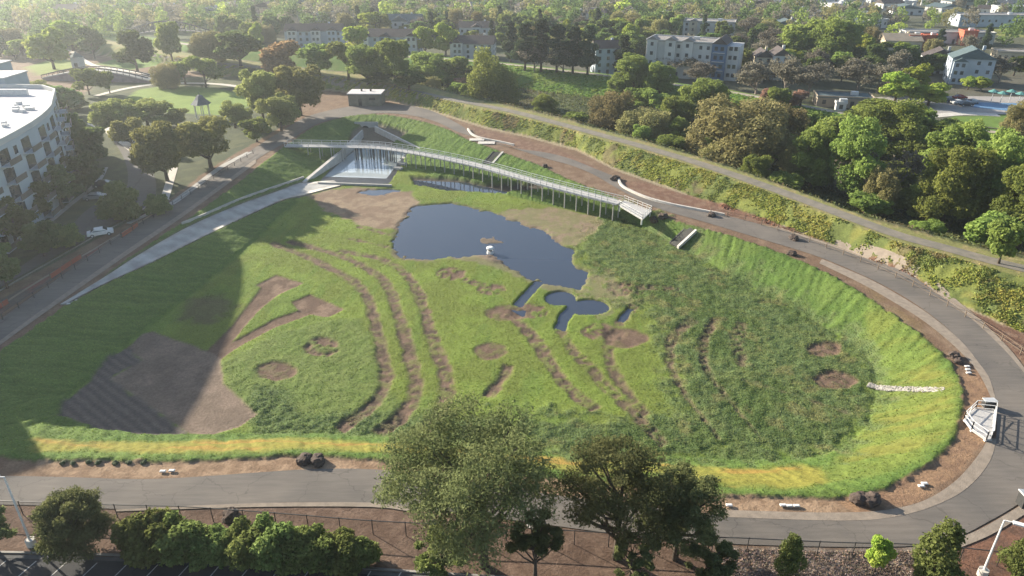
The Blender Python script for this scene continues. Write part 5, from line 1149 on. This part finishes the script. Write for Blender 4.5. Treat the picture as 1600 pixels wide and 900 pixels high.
# park furniture at the right
P_ = GP([(1525,160),(1600,162),(1640,168),(1580,174),(1520,168)]); o = obj_from('splash_court', [(x, y, .09) for x, y in P_], [(0,1,2,3,4)], mat('blue_court', (.10,.20,.34), .6, (.13,.24,.38), 2)); struct(o)
P_ = GP([(1368,152),(1480,150),(1620,152),(1700,170),(1600,178),(1430,182)]); o = obj_from('plaza', [(x, y, .055) for x, y in P_], [tuple(range(6))], mat('plaza_paving', (.34,.32,.30), .9, (.28,.26,.25), .8)); struct(o)
for k, (px, py) in enumerate([(1548,160),(1562,163),(1576,160),(1590,164),(1604,160)]):
    x, y = G(px, py); e = empty('shade_umbrella', (x, y, 0), label=['leftmost teal shade umbrella beside the blue court','second teal shade umbrella from the left beside the blue court','middle teal shade umbrella beside the blue court','fourth teal shade umbrella beside the blue court','rightmost teal shade umbrella at the frame edge by the blue court'][k], cat='umbrella', group='teal shade umbrellas')
    mb = MB(); mb.tube([(0,0,0),(0,0,4.2)], .1, 8); mb.build('pole', M_galv, e); mb = MB(); mb.tube([(0,0,3.5),(0,0,4.3)], [1.7,.15], 8); mb.build('canopy', mat('teal_canvas', (.10,.26,.24), .8, (.08,.21,.20), 2), e)
# ------------------------------------------------------------------ the many trees of the far town
cnt = sum(1 for o in scene.objects if o.get('category') == 'tree'); print('hand trees', cnt)
LIM = np.array([(0,95),(60,92),(130,78),(200,54),(330,54),(400,80),(440,66),(560,66),(700,72),(800,80),(930,92),(1000,95),(1150,118),(1260,135),(1340,132),(1370,120),(1440,118),(1540,125),(1600,120)])
blk = [(o.location.x, o.location.y, 15 if o.name.startswith(('apartment','school_building')) else 7) for o in scene.objects if o.type == 'EMPTY' and o.get('category') in ('building','school','house','shed','bridge','kiosk','tree')]
blk = [(a, b, (3.0 if c == 7 else c)) for a, b, c in blk]
lawn = GP([(1530,40),(1600,38),(1680,42),(1680,62),(1560,56)])
cand = []
for k in range(9000):
    y = 270+530*random.random()**1.15; x = random.uniform(-.75, .75)*(y+45)
    px, py = proj(x, y, 0)
    if not -30 < px < 1630 or py > np.interp(px, LIM[:,0], LIM[:,1]) or py < -48: continue
    if fbm(x/45, y/45, 61) < (.33 if px < 450 else .38 if px < 1180 else .44+.09*(py < 34)): continue
    if px > 1360 and 20 < py < 118 and random.random() < .9: continue
    if any((x-a)**2+(y-b)**2 < c*c for a, b, c in blk): continue
    if any((x-a)**2+(y-b)**2 < (6.8 if px < 1100 else 8)**2 for a, b, _ in cand): continue
    if 1530 < px < 1680 and 37 < py < 60: continue
    cand.append((x, y, px))
crk = []
for k in range(3000):
    x = random.uniform(-60, 150); c_ = float(np.interp(x, CRST[:,0], CRST[:,1]))+19; f_ = float(np.interp(x, FARP[:,0], FARP[:,1]))-8
    y = random.uniform(c_, f_); px, py = proj(x, y, -1)
    if not 600 < px < 1640 or (770 < px < 960 and py < 185): continue
    if any((x-a)**2+(y-b)**2 < 42 for a, b in crk) or any((x-a)**2+(y-b)**2 < 9 for a, b, _ in blk): continue
    crk.append((x, y))
    if len(crk) >= 75: break
for x, y in crk: place(random.choice(['green','green','olive','greenbig','greenbig']), x, y, random.uniform(4,8), random.uniform(6,9.5), 'low bushy tree filling the creek bed between the larger named trees', group='low trees in the creek bed')
cnt += len(crk)
cand.sort(key=lambda c: math.hypot(c[0], c[1])); print('far trees', len(cand))
NI = 400-cnt
GLAB = dict(green=('green leafy tree in the wood and streets above the apartments','far green leafy trees'), bright=('light yellow green tree among darker ones far beyond the creek','far yellow green trees'), dark=('dark evergreen tree in the town far beyond the creek','far dark evergreens'),
  olive=('dull olive spreading tree far beyond the creek','far olive trees'), conifer=('tall dark pointed conifer standing over the far town','far conifers'), brown=('brown leafless tree in the town far beyond the creek','far leafless trees'), tan=('tan blossoming tree far beyond the creek','far tan trees'))
def kindfor(px):
    if px < 450: return random.choices(['green','bright','olive','dark','conifer'], [3,3,3,2,1.5])[0]
    if px < 1150: return random.choices(['green','bright','dark','conifer','brown','olive'], [4,1.2,4,3,1.5,2])[0]
    return random.choices(['green','bright','dark','brown','olive','conifer','tan'], [2.5,.7,4,4,2,1,.5])[0]
for x, y, px in cand[:NI]:
    k_ = kindfor(px); h_ = random.uniform(6.5,12)*(1.35 if k_ == 'conifer' else 1); w_ = random.uniform(7,11)*(.6 if k_ == 'conifer' else 1)
    place(k_, x, y, h_, w_, GLAB[k_][0], group=GLAB[k_][1])
# the rest reads as one mass
rest = cand[NI:]
VV = []; FF = []; CC = []; MI = []; off = 0; SP_ = [lobed(seed=300+i, h=1, w=1, n=380, leaf=.055, lobes=9, lr=(.3,.45), base=.1) for i in range(4)]
fm = [LM[k] for k in ('green','dark','olive','bright','brown')]
for x, y, px in rest:
    V, Fq, c, _ = SP_[random.randrange(4)]; h_ = random.uniform(7,13); w_ = random.uniform(8,13); a = random.uniform(0,6.28); Rm = np.array([[math.cos(a),-math.sin(a),0],[math.sin(a),math.cos(a),0],[0,0,1]])
    VV.append((V*(w_,w_,h_))@Rm.T+(x, y, 0)); FF.append(Fq+off); off += len(V); CC.append(c); MI.append(np.full(len(Fq), random.choices(range(5), [2,6,2.5,.3,2.5])[0]))
o = link('distant_woodland', mesh_np('distant_woodland', np.concatenate(VV), np.concatenate(FF), fm, np.concatenate(CC), midx=np.concatenate(MI))); tag(o, kind='stuff')
CH_, CW_ = np.meshgrid(np.gradient(ys), np.gradient(xs), indexing='ij'); ch = CH_.ravel(); cw = CW_.ravel()
# ------------------------------------------------------------------ tufts of herbs and grass, too many to count
def tufts(name, idx_w, n, size, hgt, colscale, zo=0.):
    r_ = np.random.default_rng(len(name)*7+n); p = idx_w/idx_w.sum(); I = r_.choice(len(X), n, p=p)
    P = np.stack([X[I]+r_.uniform(-.5,.5,n)*cw[I], Y[I]+r_.uniform(-.5,.5,n)*ch[I], Z[I]+hgt*.2+zo], -1)
    Nn = r_.normal(size=(n,3))*[1,1,.5]+[0,0,.55]
    V, Fq, _ = leaf_quads(P, Nn, size, np.zeros(n), r_, .6)
    col = C[I]*(colscale*r_.uniform(.78,1.28,n))[:,None]*np.stack([r_.uniform(.9,1.2,n), np.ones(n), r_.uniform(.8,1.2,n)], -1); col = np.repeat(col, 4, 0)
    m = bpy.data.materials.get('tuft') or None
    if m is None:
        m = bpy.data.materials.new('tuft'); m.use_nodes = True; nn = m.node_tree.nodes; L = m.node_tree.links; nn.remove(nn['Principled BSDF'])
        a = nn.new('ShaderNodeAttribute'); a.attribute_name = 'tint'; df = nn.new('ShaderNodeBsdfDiffuse'); tl = nn.new('ShaderNodeBsdfTranslucent'); ms = nn.new('ShaderNodeMixShader'); ms.inputs[0].default_value = .35
        L.new(a.outputs['Color'], df.inputs[0]); L.new(a.outputs['Color'], tl.inputs[0]); L.new(df.outputs[0], ms.inputs[1]); L.new(tl.outputs[0], ms.inputs[2]); L.new(ms.outputs[0], nn['Material Output'].inputs[0])
    o = link(name, mesh_np(name, V, Fq, m, col)); tag(o, kind='stuff')
cell = np.outer(np.gradient(ys), np.gradient(xs)).ravel()
fr = (np.abs(X) < 200) & (Y > 44) & (Y < 330)
tufts('tall_herbs', TALLM*cell*fr, 140000, .09, .08, 1.75)
lvm = ((Y > bI+.7) & (Y < cI-.5) & fr)*1.0
tufts('levee_brush', lvm*cell*sstep(.35,.6,fbm(X/2.5,Y/2.5,303))*(60/np.maximum(Y,60)), 60000, .24, .3, 1.8)
gm = np.zeros(len(X)); I = bboxidx(RIM, 1); dr, ir, _ = polyd(RIM, X[I], Y[I]); gm[I] = ir*(C[I,1] > C[I,0]*1.12)
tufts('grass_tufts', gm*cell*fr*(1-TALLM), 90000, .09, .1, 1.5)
emb = ((Y > fI-17) & (Y < fI+1) & (X > -30) & (X < 160))*1.0
tufts('embankment_grass', emb*cell, 16000, .35, .3, 1.6)
mk = np.zeros(len(X)); P = GP([(1120,856),(1300,862),(1480,860),(1480,915),(1120,915)]); I = bboxidx(P, 0); _, ins, _ = polyd(P, X[I], Y[I]); mk[I] = ins
tufts('dry_brush', mk*cell, 9000, .12, .2, 1.8)
ckm = ((Y > cI+11) & (Y < fI-15) & (X > -60) & (X < 170))*1.0
tufts('creek_undergrowth', ckm*cell, 26000, .4, .5, 1.5, .2)
# ------------------------------------------------------------------ haze
hb = bmesh.new(); bmesh.ops.create_cube(hb, size=1); hme = bpy.data.meshes.new('haze'); hb.to_mesh(hme); hb.free()
hz = link('haze', hme); hz.location = (0, 1600, 24); hz.scale = (5200, 4200, 64); tag(hz, kind='stuff')
hz.scale = (5060, 4000, 60); hz.location = (0, 1620, 24)
hm = bpy.data.materials.new('haze'); hm.use_nodes = True; hn = hm.node_tree.nodes; hn.remove(hn['Principled BSDF'])
pv = hn.new('ShaderNodeVolumePrincipled'); pv.inputs['Density'].default_value = 0.00024; pv.inputs['Color'].default_value = (.84,.92,1,1); pv.inputs['Anisotropy'].default_value = .6
hm.node_tree.links.new(pv.outputs[0], hn['Material Output'].inputs['Volume']); hme.materials.append(hm)
